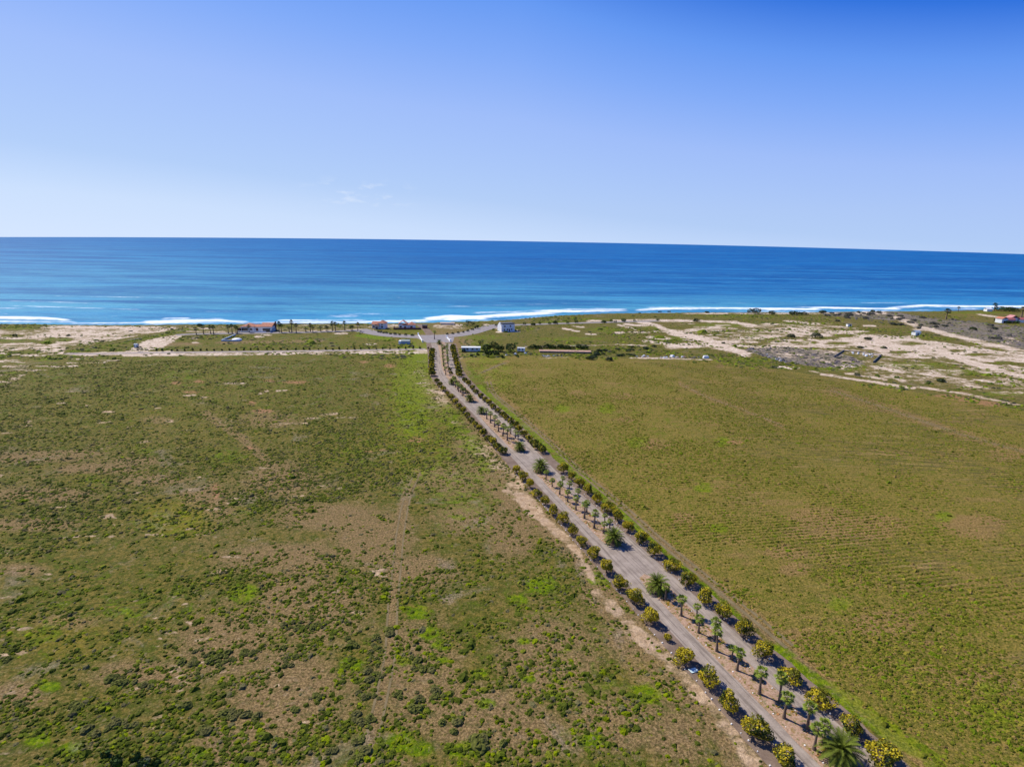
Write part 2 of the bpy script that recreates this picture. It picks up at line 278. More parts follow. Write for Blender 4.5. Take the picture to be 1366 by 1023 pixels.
for x, y, w, h in ((40, 610, 70, 7), (60, 660, 60, 9), (40, 700, 50, 8), (130, 625, 50, 6), (200, 640, 40, 6), (270, 665, 30, 14), (285, 680, 18, 10), (180, 615, 30, 5), (380, 640, 40, 18), (440, 690, 60, 14), (380, 745, 70, 18), (410, 810, 60, 40), (300, 860, 60, 40), (380, 930, 70, 60), (330, 990, 60, 30), (200, 900, 60, 16), (600, 640, 40, 24), (620, 690, 40, 20), (500, 720, 40, 30), (560, 900, 40, 60), (640, 960, 60, 40), (90, 830, 40, 8), (20, 925, 30, 14), (30, 760, 30, 8), (680, 700, 30, 40), (740, 880, 60, 60), (820, 960, 60, 40), (700, 970, 50, 30), (560, 760, 40, 20), (360, 560, 40, 8), (350, 550, 16, 3), (210, 560, 20, 4), (90, 605, 40, 4), (900, 980, 40, 30)):
    DR.line(.55, w, (x, y), ay=h, soft=1.7)
for x, y, w, h in ((235, 511, 8, 3), (265, 509, 8, 2.5), (255, 523, 14, 2), (335, 538, 8, 3), (395, 510, 20, 2.5), (360, 508, 10, 2), (520, 488, 10, 3), (485, 483, 8, 2), (350, 548, 16, 3), (555, 587, 14, 4), (490, 602, 8, 2), (510, 600, 8, 2), (288, 655, 6, 12), (330, 598, 10, 3), (980, 590, 12, 3)):
    RD.line(.8, w, (x, y), ay=h)
# scattered bare scrapes
for k in range(700):
    x = random.uniform(-20, 520); y = random.uniform(520, 1010); w = random.uniform(2, 9)*(y/900)
    if fbm(np.array([x*.012]), np.array([y*.02]), 3, 9)[0] > .5: w *= .7; SN.line(random.uniform(.36, .6), w, (x, y), (x+w*random.uniform(1, 4), y-w*random.uniform(0, .7)), ay=w*.35)
GR.line(.85, 34, (560, 480), (550, 520), (552, 560), soft=1.7); GR.line(.7, 16, (570, 520), (610, 570), (650, 620), soft=1.6); GR.line(.5, 60, (555, 476), (548, 520), (552, 560), (575, 610), (625, 655), soft=1.7); SN.line(.95, 11, (868, 862), (850, 846)); SN.line(.9, 9, (812, 806), (824, 816)); SN.line(.85, 8, (925, 918), (938, 930)); SN.line(.8, 10, (700, 668), (712, 682)); GR.line(.36, 700, (250, 500), ay=75, soft=1.8); GR.line(.45, 45, (545, 520), (560, 565), soft=1.8); GR.line(.3, 120, (760, 520), (900, 600), soft=1.8); GR.line(.3, 90, (700, 820), (820, 930), soft=1.8); GR.line(.3, 200, (130, 800), ay=90, soft=1.8)
YE.line(.55, 80, (555, 490), (550, 580), soft=1.7); YE.line(.45, 300, (250, 560), ay=60, soft=1.8); YE.line(.4, 220, (780, 560), ay=60, soft=1.8)
RF.poly(1., (612, 478), (700, 474), (950, 481), (1100, 502), (1366, 548), (2600, 800), (2600, 4000), (1500, 1500), (1210, 1010), (1060, 868), (830, 675), (665, 530), (640, 500))
for k in (SN, GR, DR, GY, RD, BE, YE, RF): k.a = np.clip(k.a, 0, 1)
me = npmesh('ground', V, Q, smooth=True)
cattr(me, 'ga', np.stack([SN.a, GR.a, DR.a, GY.a], -1)); cattr(me, 'gb', np.stack([RD.a, RF.a, BE.a, YE.a], -1))

ROWA = math.radians(11.1)
m, nt, b, N, L = newmat('field_ground'); g = G(nt)
P = N('ShaderNodeNewGeometry').outputs['Position']
sand, green, dry, grey, _ = g.attr('ga'); red, rf, beach, yel, _ = g.attr('gb')
nA = g.noise(P, .022, 6, .6, .6); nB = g.noise(P, .11, 6, .62, .4); nC = g.noise(P, .5, 6, .65, .3); nD = g.noise(P, 2.3, 5, .7); nE = g.noise(g.mapping(P, loc=(71, 33, 5)), .32, 7, .66, .8)
sx = N('ShaderNodeSeparateXYZ'); L(P, sx.inputs[0])
big = g.math('ADD', g.math('MULTIPLY', nA, .55), g.math('MULTIPLY', nB, .45))
# olive, dark olive, brown and straw, broken up at several sizes
nF = g.noise(P, .045, 5, .62, .5); nG = g.noise(g.mapping(P, loc=(13, 91, 7)), 1.1, 5, .7, .4)
# olive, dark olive, brown and straw, broken up at several sizes
straw = g.mix(g.step(nD, .36, .66), (.12, .083, .045), (.275, .19, .115)); straw = g.mix(g.math('MULTIPLY', g.step(nG, .52, .66), .55), straw, (.11, .1, .03))
c = g.mix(g.step(nG, .38, .6), (.056, .062, .012), (.165, .13, .04))
c = g.mix(g.step(nE, .46, .6), c, (.062, .074, .013))
dm = g.step(g.math('ADD', g.math('SUBTRACT', g.math('MULTIPLY', dry, .42), g.math('MULTIPLY', green, .16)), g.math('ADD', g.math('MULTIPLY', big, .5), g.math('MULTIPLY', nG, .5))), .45, .64)
c = g.mix(g.math('MULTIPLY', dm, .9), c, straw)
gm = g.step(g.math('ADD', g.math('MULTIPLY', green, .62), g.math('MULTIPLY', g.math('SUBTRACT', nE, .5), 1.3)), .2, .55)
c = g.mix(g.math('MULTIPLY', gm, .85), c, g.mix(g.step(nG, .35, .65), (.06, .115, .008), (.16, .22, .016)))
spl = g.step(g.noise(g.mapping(P, loc=(7, 4, 2)), 2.6, 4, .75), .55, .68); c = g.mix(g.math('MULTIPLY', spl, .4), c, (.33, .27, .13))
ym = g.step(g.math('ADD', g.math('MULTIPLY', yel, .55), g.math('MULTIPLY', g.math('SUBTRACT', nC, .5), 1.)), .15, .65)
c = g.mix(g.math('MULTIPLY', ym, .6), c, (.2, .17, .025))
pm = g.math('MULTIPLY', g.step(g.noise(g.mapping(P, loc=(5, 44, 9)), .06, 6, .7, .6), .56, .7), .5); c = g.mix(pm, c, g.mix(g.step(nD, .4, .6), (.15, .12, .105), (.3, .25, .21)))
mot = g.step(g.noise(g.mapping(P, loc=(17, 3, 8)), .75, 5, .72, .5), .53, .62); c = g.mix(g.math('MULTIPLY', mot, .6), c, (.045, .056, .014))
mo2 = g.step(g.noise(g.mapping(P, loc=(27, 13, 8)), .5, 6, .75, .5), .57, .66); c = g.mix(g.math('MULTIPLY', mo2, .5), c, (.25, .19, .13))
# the eastern field: evener green-brown with plough rows towards its east side
RM = g.mapping(P, rot=(0, 0, -ROWA)); rw = N('ShaderNodeTexWave'); rw.wave_type = 'BANDS'; rw.bands_direction = 'Y'; rw.inputs['Scale'].default_value = .21
rw.inputs['Distortion'].default_value = 2.2; rw.inputs['Detail'].default_value = 3; rw.inputs['Detail Scale'].default_value = .6; L(RM, rw.inputs[0])
rowv = g.mapping(P, rot=(0, 0, -ROWA), scale=(.1, 1, 1)); rnoise = g.noise(rowv, .9, 5, .6); rn2 = g.noise(g.mapping(P, rot=(0, 0, -ROWA), scale=(.14, 1, 1), loc=(9, 4, 0)), .3, 5, .65)
east = g.math('MULTIPLY', g.step(sx.outputs[0], 45, 110), g.step(nA, .4, .58))
cr = g.mix(g.step(g.math('ADD', g.math('MULTIPLY', nG, .5), g.math('MULTIPLY', nD, .5)), .4, .6), (.074, .08, .014), (.215, .16, .055))
spk = g.step(g.noise(g.mapping(P, loc=(4, 4, 4)), 3.4, 4, .75), .54, .66); cr = g.mix(g.math('MULTIPLY', spk, .6), cr, (.34, .26, .12))
cr = g.mix(g.math('MULTIPLY', g.step(nE, .5, .66), .6), cr, (.082, .1, .014))
drr = g.step(g.math('ADD', g.math('MULTIPLY', dry, .4), g.math('ADD', g.math('MULTIPLY', nF, .55), g.math('MULTIPLY', rn2, .45))), .5, .66)
cr = g.mix(g.math('MULTIPLY', drr, .75), cr, g.mix(g.step(nD, .38, .62), (.14, .088, .04), (.28, .19, .1)))
cr = g.mix(g.math('MULTIPLY', g.math('MULTIPLY', g.step(rnoise, .46, .6), east), .65), cr, (.055, .052, .025))
cr = g.mix(g.math('MULTIPLY', g.step(rn2, .56, .64), g.math('MULTIPLY', east, .35)), cr, (.33, .24, .13))
cr = g.mix(g.math('MULTIPLY', gm, .65), cr, g.mix(g.step(nG, .35, .65), (.07, .125, .01), (.17, .215, .018)))
c = g.mix(rf, c, cr)
c = g.mix(1., c, (1.0, .98, .88), 'MULTIPLY')
c = g.mix(g.math('MULTIPLY', g.step(g.math('ADD', grey, g.math('MULTIPLY', g.math('SUBTRACT', nF, .5), 1.6)), .35, .85), .8), c, g.mix(g.step(nC, .38, .6), (.075, .07, .065), (.24, .2, .17)))
c = g.mix(g.math('MULTIPLY', g.step(g.math('ADD', red, g.math('MULTIPLY', g.math('SUBTRACT', nC, .5), 1.4)), .35, .95), .7), c, (.34, .18, .11))
nH = g.noise(g.mapping(P, scale=(.5, 1, 1), loc=(3, 8, 2)), .2, 6, .7, .7)
sf = g.math('ADD', sand, g.math('MULTIPLY', g.step(sand, 0., .3), g.math('ADD', g.math('MULTIPLY', g.math('SUBTRACT', nF, .5), 1.5), g.math('ADD', g.math('MULTIPLY', g.math('SUBTRACT', nH, .5), 2.0), g.math('MULTIPLY', g.math('SUBTRACT', nC, .5), 1.1)))))
sandc = g.mix(g.step(nC, .35, .7), (.44, .345, .26), (.7, .6, .5)); sandc = g.mix(g.step(sx.outputs[1], 230, 380), g.mix(g.step(nC, .35, .7), (.3, .205, .125), (.5, .37, .25)), sandc); sandc = g.mix(g.math('MULTIPLY', g.step(nB, .42, .62), .45), sandc, (.36, .27, .2))
c = g.mix(g.math('MULTIPLY', g.step(sf, .3, .56), .6), c, (.3, .225, .14))
c = g.mix(g.math('MULTIPLY', g.step(sf, .5, .72), .95), c, sandc)
c = g.mix(beach, c, g.mix(g.step(nB, .4, .6), (.2, .165, .13), (.3, .26, .21)))
vv = g.math('MULTIPLY', g.step(nD, .3, .7, .74, 1.3), g.step(g.noise(P, 7.5, 3, .6), .3, .7, .78, 1.24))
hsv = N('ShaderNodeHueSaturation'); hsv.inputs['Saturation'].default_value = 1.1; L(c, hsv.inputs['Color']); L(vv, hsv.inputs['Value']); L(hsv.outputs[0], b.inputs['Base Color'])
b.inputs['Roughness'].default_value = .95; b.inputs['Specular IOR Level'].default_value = .1
bp = N('ShaderNodeBump'); bp.inputs['Strength'].default_value = .8; bp.inputs['Distance'].default_value = .32
hh = g.math('ADD', g.math('MULTIPLY', nD, .9), g.math('MULTIPLY', g.math('MULTIPLY', rw.outputs[0], g.math('MULTIPLY', rf, east)), .45)); hh = g.math('ADD', hh, g.math('MULTIPLY', nC, 1.6))
L(hh, bp.inputs['Height']); L(bp.outputs[0], b.inputs['Normal'])
tag(obj('ground', me, None, [m]), kind='structure')

# ------------------------------------------------------------------ sea
def horizon_r(az):
    x = np.tan(np.clip(az, -1.2, 1.2))*F; dip = 1.2+6.0*np.minimum((x/683)**2, 2.2); return F*(H-SEA)/dip/np.maximum(np.cos(az), .3)
sa = np.concatenate([np.linspace(-88, -52, 40, endpoint=False), np.arange(-52, 52, .3), np.linspace(52, 88, 40)])*pi/180
t = np.concatenate([np.linspace(0, .2, 110, endpoint=False), np.linspace(.2, 1, 110)])
T, Aa = np.meshgrid(t, sa, indexing='ij'); r0 = shore_r(Aa)-60; r9 = horizon_r(Aa); Rr = r0*(r9/r0)**T
V = np.stack([Rr*np.sin(Aa), Rr*np.cos(Aa), np.full_like(Rr, SEA)], -1).reshape(-1, 3); nr, na = Rr.shape; i = np.arange(nr*na).reshape(nr, na)
Q = np.stack([i[:-1, :-1], i[:-1, 1:], i[1:, 1:], i[1:, :-1]], -1).reshape(-1, 4)[:, ::-1]
PX, PY = proj(V); FO = Field(PX, PY); TU = Field(PX, PY)
for st, w, *p in ((1, 2.6, (-200, 423), (20, 424), (60, 425), (85, 427.5)), (.9, 1.6, (-200, 428), (0, 429), (95, 430)), (.85, .9, (0, 411.5), (28, 411.5)), (.75, .5, (20, 402), (60, 402.5), (118, 405)), (.85, 1.2, (100, 431.5), (250, 431), (420, 430.5), (560, 429.5)),
    (1, 3.2, (200, 431), (235, 429), (290, 428), (325, 430.5)), (.9, 1.4, (225, 425), (245, 425)), (.9, 1.2, (380, 427.3), (412, 427.6)), (.66, 2.5, (415, 428), (450, 427), (480, 428)), (.5, 3, (470, 421), (440, 424)), (.8, 1.2, (480, 429), (560, 428)), (.9, 1.5, (555, 428), (585, 426)),
    (1, 2.8, (575, 425.5), (600, 422.5), (640, 424)), (1, 2.6, (600, 426), (660, 421.5), (720, 418), (760, 415.5)), (.8, 1.4, (640, 417.5), (720, 415), (800, 412.5)), (1, 1.7, (720, 417), (790, 415), (830, 414)), (.9, 1.3, (760, 413), (830, 413)), (1, 1.9, (855, 414), (900, 411.5), (1000, 411.8), (1085, 413)),
    (.85, 1, (870, 410.5), (885, 410.5)), (.8, .8, (1050, 409.5), (1100, 410)), (.95, 1.5, (1088, 410.6), (1150, 411.5), (1190, 412.5)), (1, 2.0, (1190, 411), (1232, 408), (1290, 409), (1366, 409.5), (1500, 410)), (.55, 2, (1230, 414), (1300, 412.5)), (.5, .6, (230, 415), (420, 417)), (.5, .5, (500, 414), (640, 412)), (.55, .6, (600, 409), (760, 405)), (.5, .6, (20, 408), (180, 413)), (.5, .5, (900, 404), (1060, 405)), (.5, .5, (1150, 404), (1330, 404)), (.5, .5, (80, 395), (260, 398)), (.45, 2.5, (520, 421), (470, 416))):
    FO.line(st*.92, 10, *p, ay=w*.85, soft=2.)
TU.line(.8, 230, (540, 405), ay=30, soft=1.6); TU.line(.85, 380, (60, 400), ay=70, soft=1.7); TU.line(.5, 400, (760, 408), ay=12, soft=1.5)  # broad left patch puts the sun-side brightening of the sea into its colour
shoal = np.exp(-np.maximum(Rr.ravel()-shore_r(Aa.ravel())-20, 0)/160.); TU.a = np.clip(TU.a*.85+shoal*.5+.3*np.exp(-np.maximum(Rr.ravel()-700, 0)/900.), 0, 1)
swash = 1-sm(4, 22, Rr.ravel()-(shore_r(Aa.ravel())+beach_w(Aa.ravel())*1.0)); FO.a = np.maximum(FO.a, swash*.5)
vis = (np.abs(PX-683) < 900); V[:, 2] += np.where(vis, FO.a, 0)**2*.8*(Rr.ravel() < 1500)
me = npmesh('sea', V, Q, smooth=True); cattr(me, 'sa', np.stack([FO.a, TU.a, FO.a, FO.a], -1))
m, nt, b, N, L = newmat('sea_water'); g = G(nt); P = N('ShaderNodeNewGeometry').outputs['Position']; foam, turq_sunside, _, _, _ = g.attr('sa')
sw = g.mapping(P, rot=(0, 0, radians(-6)), scale=(.22, 1, 1)); w1 = g.noise(sw, .02, 4, .6, .5); w2 = g.noise(sw, .09, 5, .6, .3); w3 = g.noise(g.mapping(P, scale=(.5, 1, 1)), .35, 5, .65); w0 = g.noise(g.mapping(P, scale=(.25, 1, 1)), .0022, 5, .6, .8)
sL = g.noise(g.mapping(P, rot=(0, 0, radians(-5)), scale=(.14, 1, 1), loc=(900, 70, 0)), .006, 5, .68, .4); sM = g.noise(g.mapping(P, rot=(0, 0, radians(-7)), scale=(.16, 1, 1)), .022, 5, .68, .3)
c = g.mix(g.step(w0, .35, .65), (.0, .07, .25), (.0, .105, .32)); c = g.mix(g.math('MULTIPLY', turq_sunside, g.step(w1, .25, .75, .6, 1.)), c, (.085, .33, .45))
c = g.mix(g.math('MULTIPLY', g.step(sL, .46, .6), .45), c, (.0, .055, .21)); c = g.mix(g.math('MULTIPLY', g.step(sL, .47, .36), .4), c, (.02, .2, .42)); c = g.mix(g.math('MULTIPLY', g.step(sM, .5, .6), .45), c, (.0, .06, .23)); c = g.mix(g.math('MULTIPLY', g.step(sM, .45, .38), .35), c, (.05, .29, .5)); c = g.mix(g.math('MULTIPLY', g.step(w2, .52, .66), .35), c, (.06, .28, .47)); c = g.mix(g.math('MULTIPLY', g.step(g.noise(sw, .3, 4, .7), .5, .62), .3), c, (.0, .07, .28))
ff = g.math('ADD', foam, g.math('ADD', g.math('MULTIPLY', g.math('SUBTRACT', w3, .5), .9), g.math('MULTIPLY', g.math('SUBTRACT', g.noise(g.mapping(P, scale=(.3, 1, 1)), .035, 7, .72), .5), 2.2)))
fm = g.math('MULTIPLY', g.math('MULTIPLY', g.step(ff, .3, 1.05), g.step(foam, .02, .2)), .95); caps = g.math('MULTIPLY', g.step(g.noise(g.mapping(P, scale=(.3, 1, 1), loc=(50, 3, 1)), .16, 4, .7), .68, .76), g.math('ADD', .25, g.math('MULTIPLY', turq_sunside, .5)))
fm = g.math('MAXIMUM', fm, caps); c = g.mix(fm, c, (.84, .87, .9))
L(c, b.inputs['Base Color']); L(g.step(fm, 0, 1, .45, .9), b.inputs['Roughness']); b.inputs['IOR'].default_value = 1.33; L(g.step(fm, 0, 1, .04, .05), b.inputs['Specular IOR Level'])
bp = N('ShaderNodeBump'); bp.inputs['Strength'].default_value = 1; bp.inputs['Distance'].default_value = 1.6; L(g.math('ADD', g.math('MULTIPLY', w2, 1.6), g.math('MULTIPLY', w3, .6)), bp.inputs['Height']); L(bp.outputs[0], b.inputs['Normal'])
tag(obj('sea', me, None, [m]), kind='structure')

# ------------------------------------------------------------------ avenue: two lanes, median, planting strips
E1 = [(573, 452), (575.2, 457.6), (578.8, 472.8), (580, 496), (583.5, 503), (589.3, 512.7), (602.2, 523), (623.5, 543), (634, 556), (649, 571.6), (661, 585.7), (675, 602), (689, 617), (708.4, 638.4), (724.5, 654.5), (742, 672), (762.6, 695.6), (784.6, 719), (800.8, 738), (826, 762), (842, 782.6), (859.7, 804.6), (884, 834), (906, 858), (931, 884.6), (959, 915), (993, 950), (1040, 997), (1062.4, 1021)]
E2 = [(582, 452), (584.6, 461), (587, 469), (589.5, 490.4), (595, 503), (607, 516), (616, 527), (623, 534.5), (635, 549), (650.4, 567), (670.4, 587), (685.6, 601), (699.7, 615), (708.4, 625), (721.6, 639.9), (742, 659), (762.6, 679.4), (784.6, 701.4), (806.6, 722), (821, 736.6), (851, 771), (891.3, 816), (913.3, 836), (939.7, 862.6), (964.6, 887.6), (993, 914.8), (1030, 953.4), (1068.8, 992), (1093, 1018)]
E3 = [(591, 452), (593.5, 461), (597, 487), (604, 498.6), (622, 518), (636, 532), (664, 560), (692, 590), (722, 621), (750, 649), (792, 690), (827, 722), (858, 752), (895, 787), (921, 811), (961.7, 850), (986.6, 873), (1017, 903), (1060.8, 947), (1093, 978), (1131, 1014)]
E4 = [(600, 452), (602.5, 462), (607, 491), (618.7, 508), (636.2, 526), (653.8, 542), (675, 559.9), (691.5, 577), (716, 602), (740.8, 628), (762.6, 648.6), (789, 672), (806.6, 689.7), (836, 714), (855.3, 729), (870, 743), (892, 763.6), (912.5, 781), (942.6, 808.4), (964.6, 826), (994, 853.8), (1016, 873), (1040, 893), (1072, 924.4), (1101, 951.8), (1125, 976), (1160, 1008)]
YS = np.arange(-120, 440, 2.)
def edge(pts):
    w = unl(pts); w = w[np.argsort(w[:, 1])]; near = w[w[:, 1] < 200]; k = np.polyfit(near[:, 1], near[:, 0], 1)
    x = np.interp(YS, w[:, 1], w[:, 0]); lin = np.polyval(k, YS); t = sm(170, 215, YS); x = lin*(1-t)+x*t
    kk = 9; xp = np.pad(x, kk, mode='edge'); xp[:kk] = x[0]-(x[1]-x[0])*np.arange(kk, 0, -1); xp[-kk:] = x[-1]+(x[-1]-x[-2])*np.arange(1, kk+1)
    return np.convolve(xp, np.ones(2*kk+1)/(2*kk+1), 'valid')
X1, X2, X3, X4 = [edge(e) for e in (E1, E2, E3, E4)]
def ribbon(name, xa, xb, ys, z, mat, n=8, kind='structure', jag=0., crown=0.):
    rows = []
    for k, (a, b_, y) in enumerate(zip(xa, xb, ys)):
        ja = (vnoise(np.array([y*.45]), np.array([1.3]), 3)[0]-.5)*jag; jb = (vnoise(np.array([y*.45]), np.array([7.7]), 4)[0]-.5)*jag
        for j in range(n+1):
            u = j/n; rows.append((a+ja+(b_+jb-a-ja)*u, y, z+crown*4*u*(1-u)))
    V = np.array(rows); m_ = len(ys); i = np.arange(m_*(n+1)).reshape(m_, n+1)
    Q = np.stack([i[:-1, :-1], i[:-1, 1:], i[1:, 1:], i[1:, :-1]], -1).reshape(-1, 4)
    me = npmesh(name, V, Q, smooth=True)
    uv = me.uv_layers.new(name='UVMap'); li = np.empty(len(me.loops), np.int32); me.loops.foreach_get('vertex_index', li)
    U = np.stack([(li % (n+1))/n, V[li, 1]], -1); uv.data.foreach_set('uv', U.astype(np.float32).ravel())
    return tag(obj(name, me, None, [mat]), kind=kind)
def gravel(name, c1, c2, lanes=True, edge=0.):
    m, nt, b, N, L = newmat(name); g = G(nt); P = N('ShaderNodeNewGeometry').outputs['Position']; uv = N('ShaderNodeUVMap'); s = N('ShaderNodeSeparateXYZ'); L(uv.outputs[0], s.inputs[0])
    n1 = g.noise(P, .35, 5, .6); n2 = g.noise(P, 4, 4, .7); c = g.mix(g.step(g.math('ADD', g.math('MULTIPLY', n1, .6), g.math('MULTIPLY', n2, .4)), .36, .64), c1, c2)
    if lanes:
        st = g.mapping(uv.outputs[0], scale=(22, .055, 1)); ns = g.noise(st, 1., 4, .6, .3); c = g.mix(g.math('MULTIPLY', g.step(ns, .5, .64), .6), c, tuple(x*.55 for x in c1)); c = g.mix(g.math('MULTIPLY', g.step(ns, .45, .3), .35), c, tuple(min(1, x*1.25) for x in c2))
        wob = g.math('MULTIPLY', g.math('SUBTRACT', g.noise(g.mapping(uv.outputs[0], scale=(0, .03, 1)), 1., 3), .5), .05)
        for u0, wd, st in ((.155, .012, .75), (.845, .01, .5), (.1, .014, -.4), (.21, .014, -.4), (.79, .014, -.3), (.9, .014, -.3)):
            dd = g.step(g.math('ABSOLUTE', g.math('SUBTRACT', g.math('ADD', s.outputs[0], wob), u0)), wd, wd*.2); c = g.mix(g.math('MULTIPLY', g.math('MULTIPLY', dd, abs(st)), g.step(g.noise(g.mapping(uv.outputs[0], scale=(6, .2, 1)), 1., 4, .7), .38, .6)), c, tuple(x*.5 for x in c1) if st > 0 else tuple(x*1.15 for x in c2))
    L(c, b.inputs['Base Color']); b.inputs['Roughness'].default_value = .95; b.inputs['Specular IOR Level'].default_value = .1
    bp = N('ShaderNodeBump'); bp.inputs['Strength'].default_value = .5; bp.inputs['Distance'].default_value = .05; L(n2, bp.inputs['Height']); L(bp.outputs[0], b.inputs['Normal']); return m
road_m = gravel('road_gravel', (.225, .18, .145), (.34, .28, .23)); asph = gravel('ring_asphalt', (.21, .185, .18), (.28, .25, .245), False); soil_m = gravel('mulch_soil', (.13, .09, .065), (.22, .16, .12), False)
ribbon('avenue', X1-.1, X4+.1, YS, .03, road_m, 30)
W = lambda d: d*np.ones_like(YS)
ribbon('planting_strip', X1-3.9, X1+.35, YS, .012, soil_m, 6, jag=.7); ribbon('planting_strip', X4-.35, X4+3.9, YS, .012, soil_m, 6, jag=.7)
m, nt, b, N, L = newmat('median_soil'); g = G(nt); P = N('ShaderNodeNewGeometry').outputs['Position']; n1 = g.noise(P, .8, 5, .65); n2 = g.noise(P, 3.5, 5, .7); n3 = g.noise(P, .12, 3, .6)
c = g.mix(g.step(n2, .35, .65), (.26, .15, .09), (.42, .28, .19)); c = g.mix(g.math('MULTIPLY', g.step(n1, .5, .62), .75), c, (.2, .13, .03)); c = g.mix(g.math('MULTIPLY', g.step(g.noise(P, 1.3, 5, .6), .55, .64), .7), c, (.1, .11, .025))
L(c, b.inputs['Base Color']); b.inputs['Roughness'].default_value = .95; bp = N('ShaderNodeBump'); bp.inputs['Strength'].default_value = .8; bp.inputs['Distance'].default_value = .12; L(n2, bp.inputs['Height']); L(bp.outputs[0], b.inputs['Normal']); med_m = m
def ypix(px, py): return un(px, py)[1]
cuts = [(-120, ypix(846, 766)), (ypix(818, 730), ypix(713, 625)), (ypix(695, 603), ypix(641, 552)), (ypix(629, 537), ypix(582, 456))]
for y0, y1 in cuts:
    ys = np.linspace(y0, y1, max(8, int((y1-y0)/1.5))); e = np.clip(np.minimum(ys-y0, y1-ys)/4., 0, 1); e = np.sqrt(1-(1-e)**2) if y0 > -100 else np.where(ys > (y0+y1)/2, np.sqrt(1-(1-e)**2), 1)
    xa = np.interp(ys, YS, X2); xb = np.interp(ys, YS, X3); mid = (xa+xb)/2; hw = ((xb-xa)/2+.25)*np.maximum(e, .05)
    ribbon('median', mid-hw, mid+hw, ys, .055, med_m, 8, jag=.4, crown=.12)

def path_ribbon(name, pts, w, z, mat, n=4, step=4.):
    P = unl(pts)[:, :2]; s = np.concatenate([[0], np.cumsum(np.hypot(*np.diff(P, axis=0).T))]); q = np.arange(0, s[-1], step); C_ = np.stack([np.interp(q, s, P[:, 0]), np.interp(q, s, P[:, 1])], -1)
    for _ in range(6): C_[1:-1] = (C_[:-2]+C_[2:]+2*C_[1:-1])/4
    T_ = np.gradient(C_, axis=0); T_ /= np.linalg.norm(T_, axis=1)[:, None]; Nn = np.stack([-T_[:, 1], T_[:, 0]], -1)
    V = np.concatenate([np.concatenate([C_+Nn*w*(j/n-.5), np.full((len(C_), 1), z)], 1)[:, None] for j in range(n+1)], 1).reshape(-1, 3)
    i = np.arange(len(C_)*(n+1)).reshape(len(C_), n+1); Q = np.stack([i[:-1, :-1], i[1:, :-1], i[1:, 1:], i[:-1, 1:]], -1).reshape(-1, 4)[:, ::-1]
    me = npmesh(name, V, Q); return tag(obj(name, me, None, [mat]), kind='structure')
dirt_m = gravel('dirt_track', (.24, .2, .18), (.36, .3, .26), False)
path_ribbon('ring_road', [(478, 439.5), (485, 441.5), (495, 443.3), (510, 446.2), (530, 448.2), (560, 449.3), (595, 448.6), (612, 446.8), (628, 443.8), (640, 440), (652, 436.4), (668, 433.5)], 15, .04, asph)
path_ribbon('coast_road', [(235, 447), (250, 445.6), (300, 445), (400, 443.5), (440, 442.6), (478, 440.6), (486, 441.8)], 7, .032, asph)
path_ribbon('coast_road', [(664, 434.2), (700, 433.2), (740, 431.8), (790, 430.5), (850, 428.9), (880, 428.3)], 8, .032, asph)
path_ribbon('south_road', [(88, 471.5), (120, 472.3), (170, 471), (250, 470), (400, 468.3), (500, 466.8), (574, 465.6)], 5, .036, dirt_m)
rut_m = gravel('wheel_rut', (.13, .1, .045), (.205, .155, .085), False)
def track(pts, gap=1.7, w=.65, z=.03):
    W_ = unl(pts)[:, :2]; T_ = np.gradient(W_, axis=0); T_ /= np.linalg.norm(T_, axis=1)[:, None]; Nn = np.stack([-T_[:, 1], T_[:, 0]], -1)
    for sg in (-1, 1):
        q = W_+Nn*gap*.5*sg; px_, py_ = proj(np.concatenate([q, np.zeros((len(q), 1))], 1)); path_ribbon('wheel_track', list(zip(px_, py_)), w, z, rut_m, 2, 1.2)
track([(652, 509), (656, 521), (663, 530), (700, 560), (740, 596), (776, 631), (830, 675), (876, 717), (907, 743), (960, 786), (1010, 826), (1060, 868)], 1.8, .8)
track([(557, 630), (546, 655), (539, 680), (533, 717), (529, 760), (524, 805), (521, 872), (509, 930), (497, 980), (488, 1035)], 1.9, .42)
track([(1106, 520), (1175, 542), (1275, 577), (1366, 603), (1480, 634)], 2, 1.); path_ribbon('footpath', [(642, 497.5), (652, 493), (664, 487.5), (676, 483.4)], 2.2, .03, rut_m, 3, 2); path_ribbon('footpath', [(907, 512), (944, 530), (1019, 557), (1045, 569)], .8, .03, rut_m, 3, 2)
path_ribbon('garden_path', [(558, 432.5), (564, 436), (570, 441), (574, 447)], 6.5, .03, soil_m)
fz = un(555, 450.5), un(606, 450), un(604, 457), un(570, 457.5)
mb = MB(); mb.quad(*[(p[0], p[1], .046) for p in (fz[3], fz[2], fz[1], fz[0])]); tag(mb.build('entrance_forecourt', asph), kind='structure')

# ------------------------------------------------------------------ plants
leaf_y = simple('leaf_yellow', (.46, .37, .02), .6, .2, 2, col2=(.66, .53, .035), trans=.25, spec=.06); leaf_o = simple('leaf_olive', (.17, .17, .02), .6, .25, 2, trans=.15, spec=.06); leaf_d = simple('leaf_dark', (.04, .062, .016), .6, .3, 2, trans=.1, spec=.06)
leaf_g = simple('leaf_green', (.05, .085, .02), .6, .3, .8, trans=.1, spec=.06); leaf_gr = simple('leaf_greyish', (.10, .115, .065), .7, .3, 1, trans=.1, spec=.06); leaf_r = simple('leaf_reddish', (.15, .06, .03), .7, .3, 1, spec=.06)
bark = simple('bark', (.13, .085, .055), .9, .3, 6, .6, spec=.06); bark_p = simple('palm_bark', (.17, .125, .09), .9, .35, 9, .6, spec=.06); fan_m = simple('fan_leaf', (.2, .25, .035), .55, .25, 2, trans=.18, spec=.06); date_m = simple('date_frond', (.12, .15, .02), .7, .3, 2, trans=.15, spec=.06); thatch = simple('dead_thatch', (.21, .14, .07), .9, .3, 4, spec=.06)
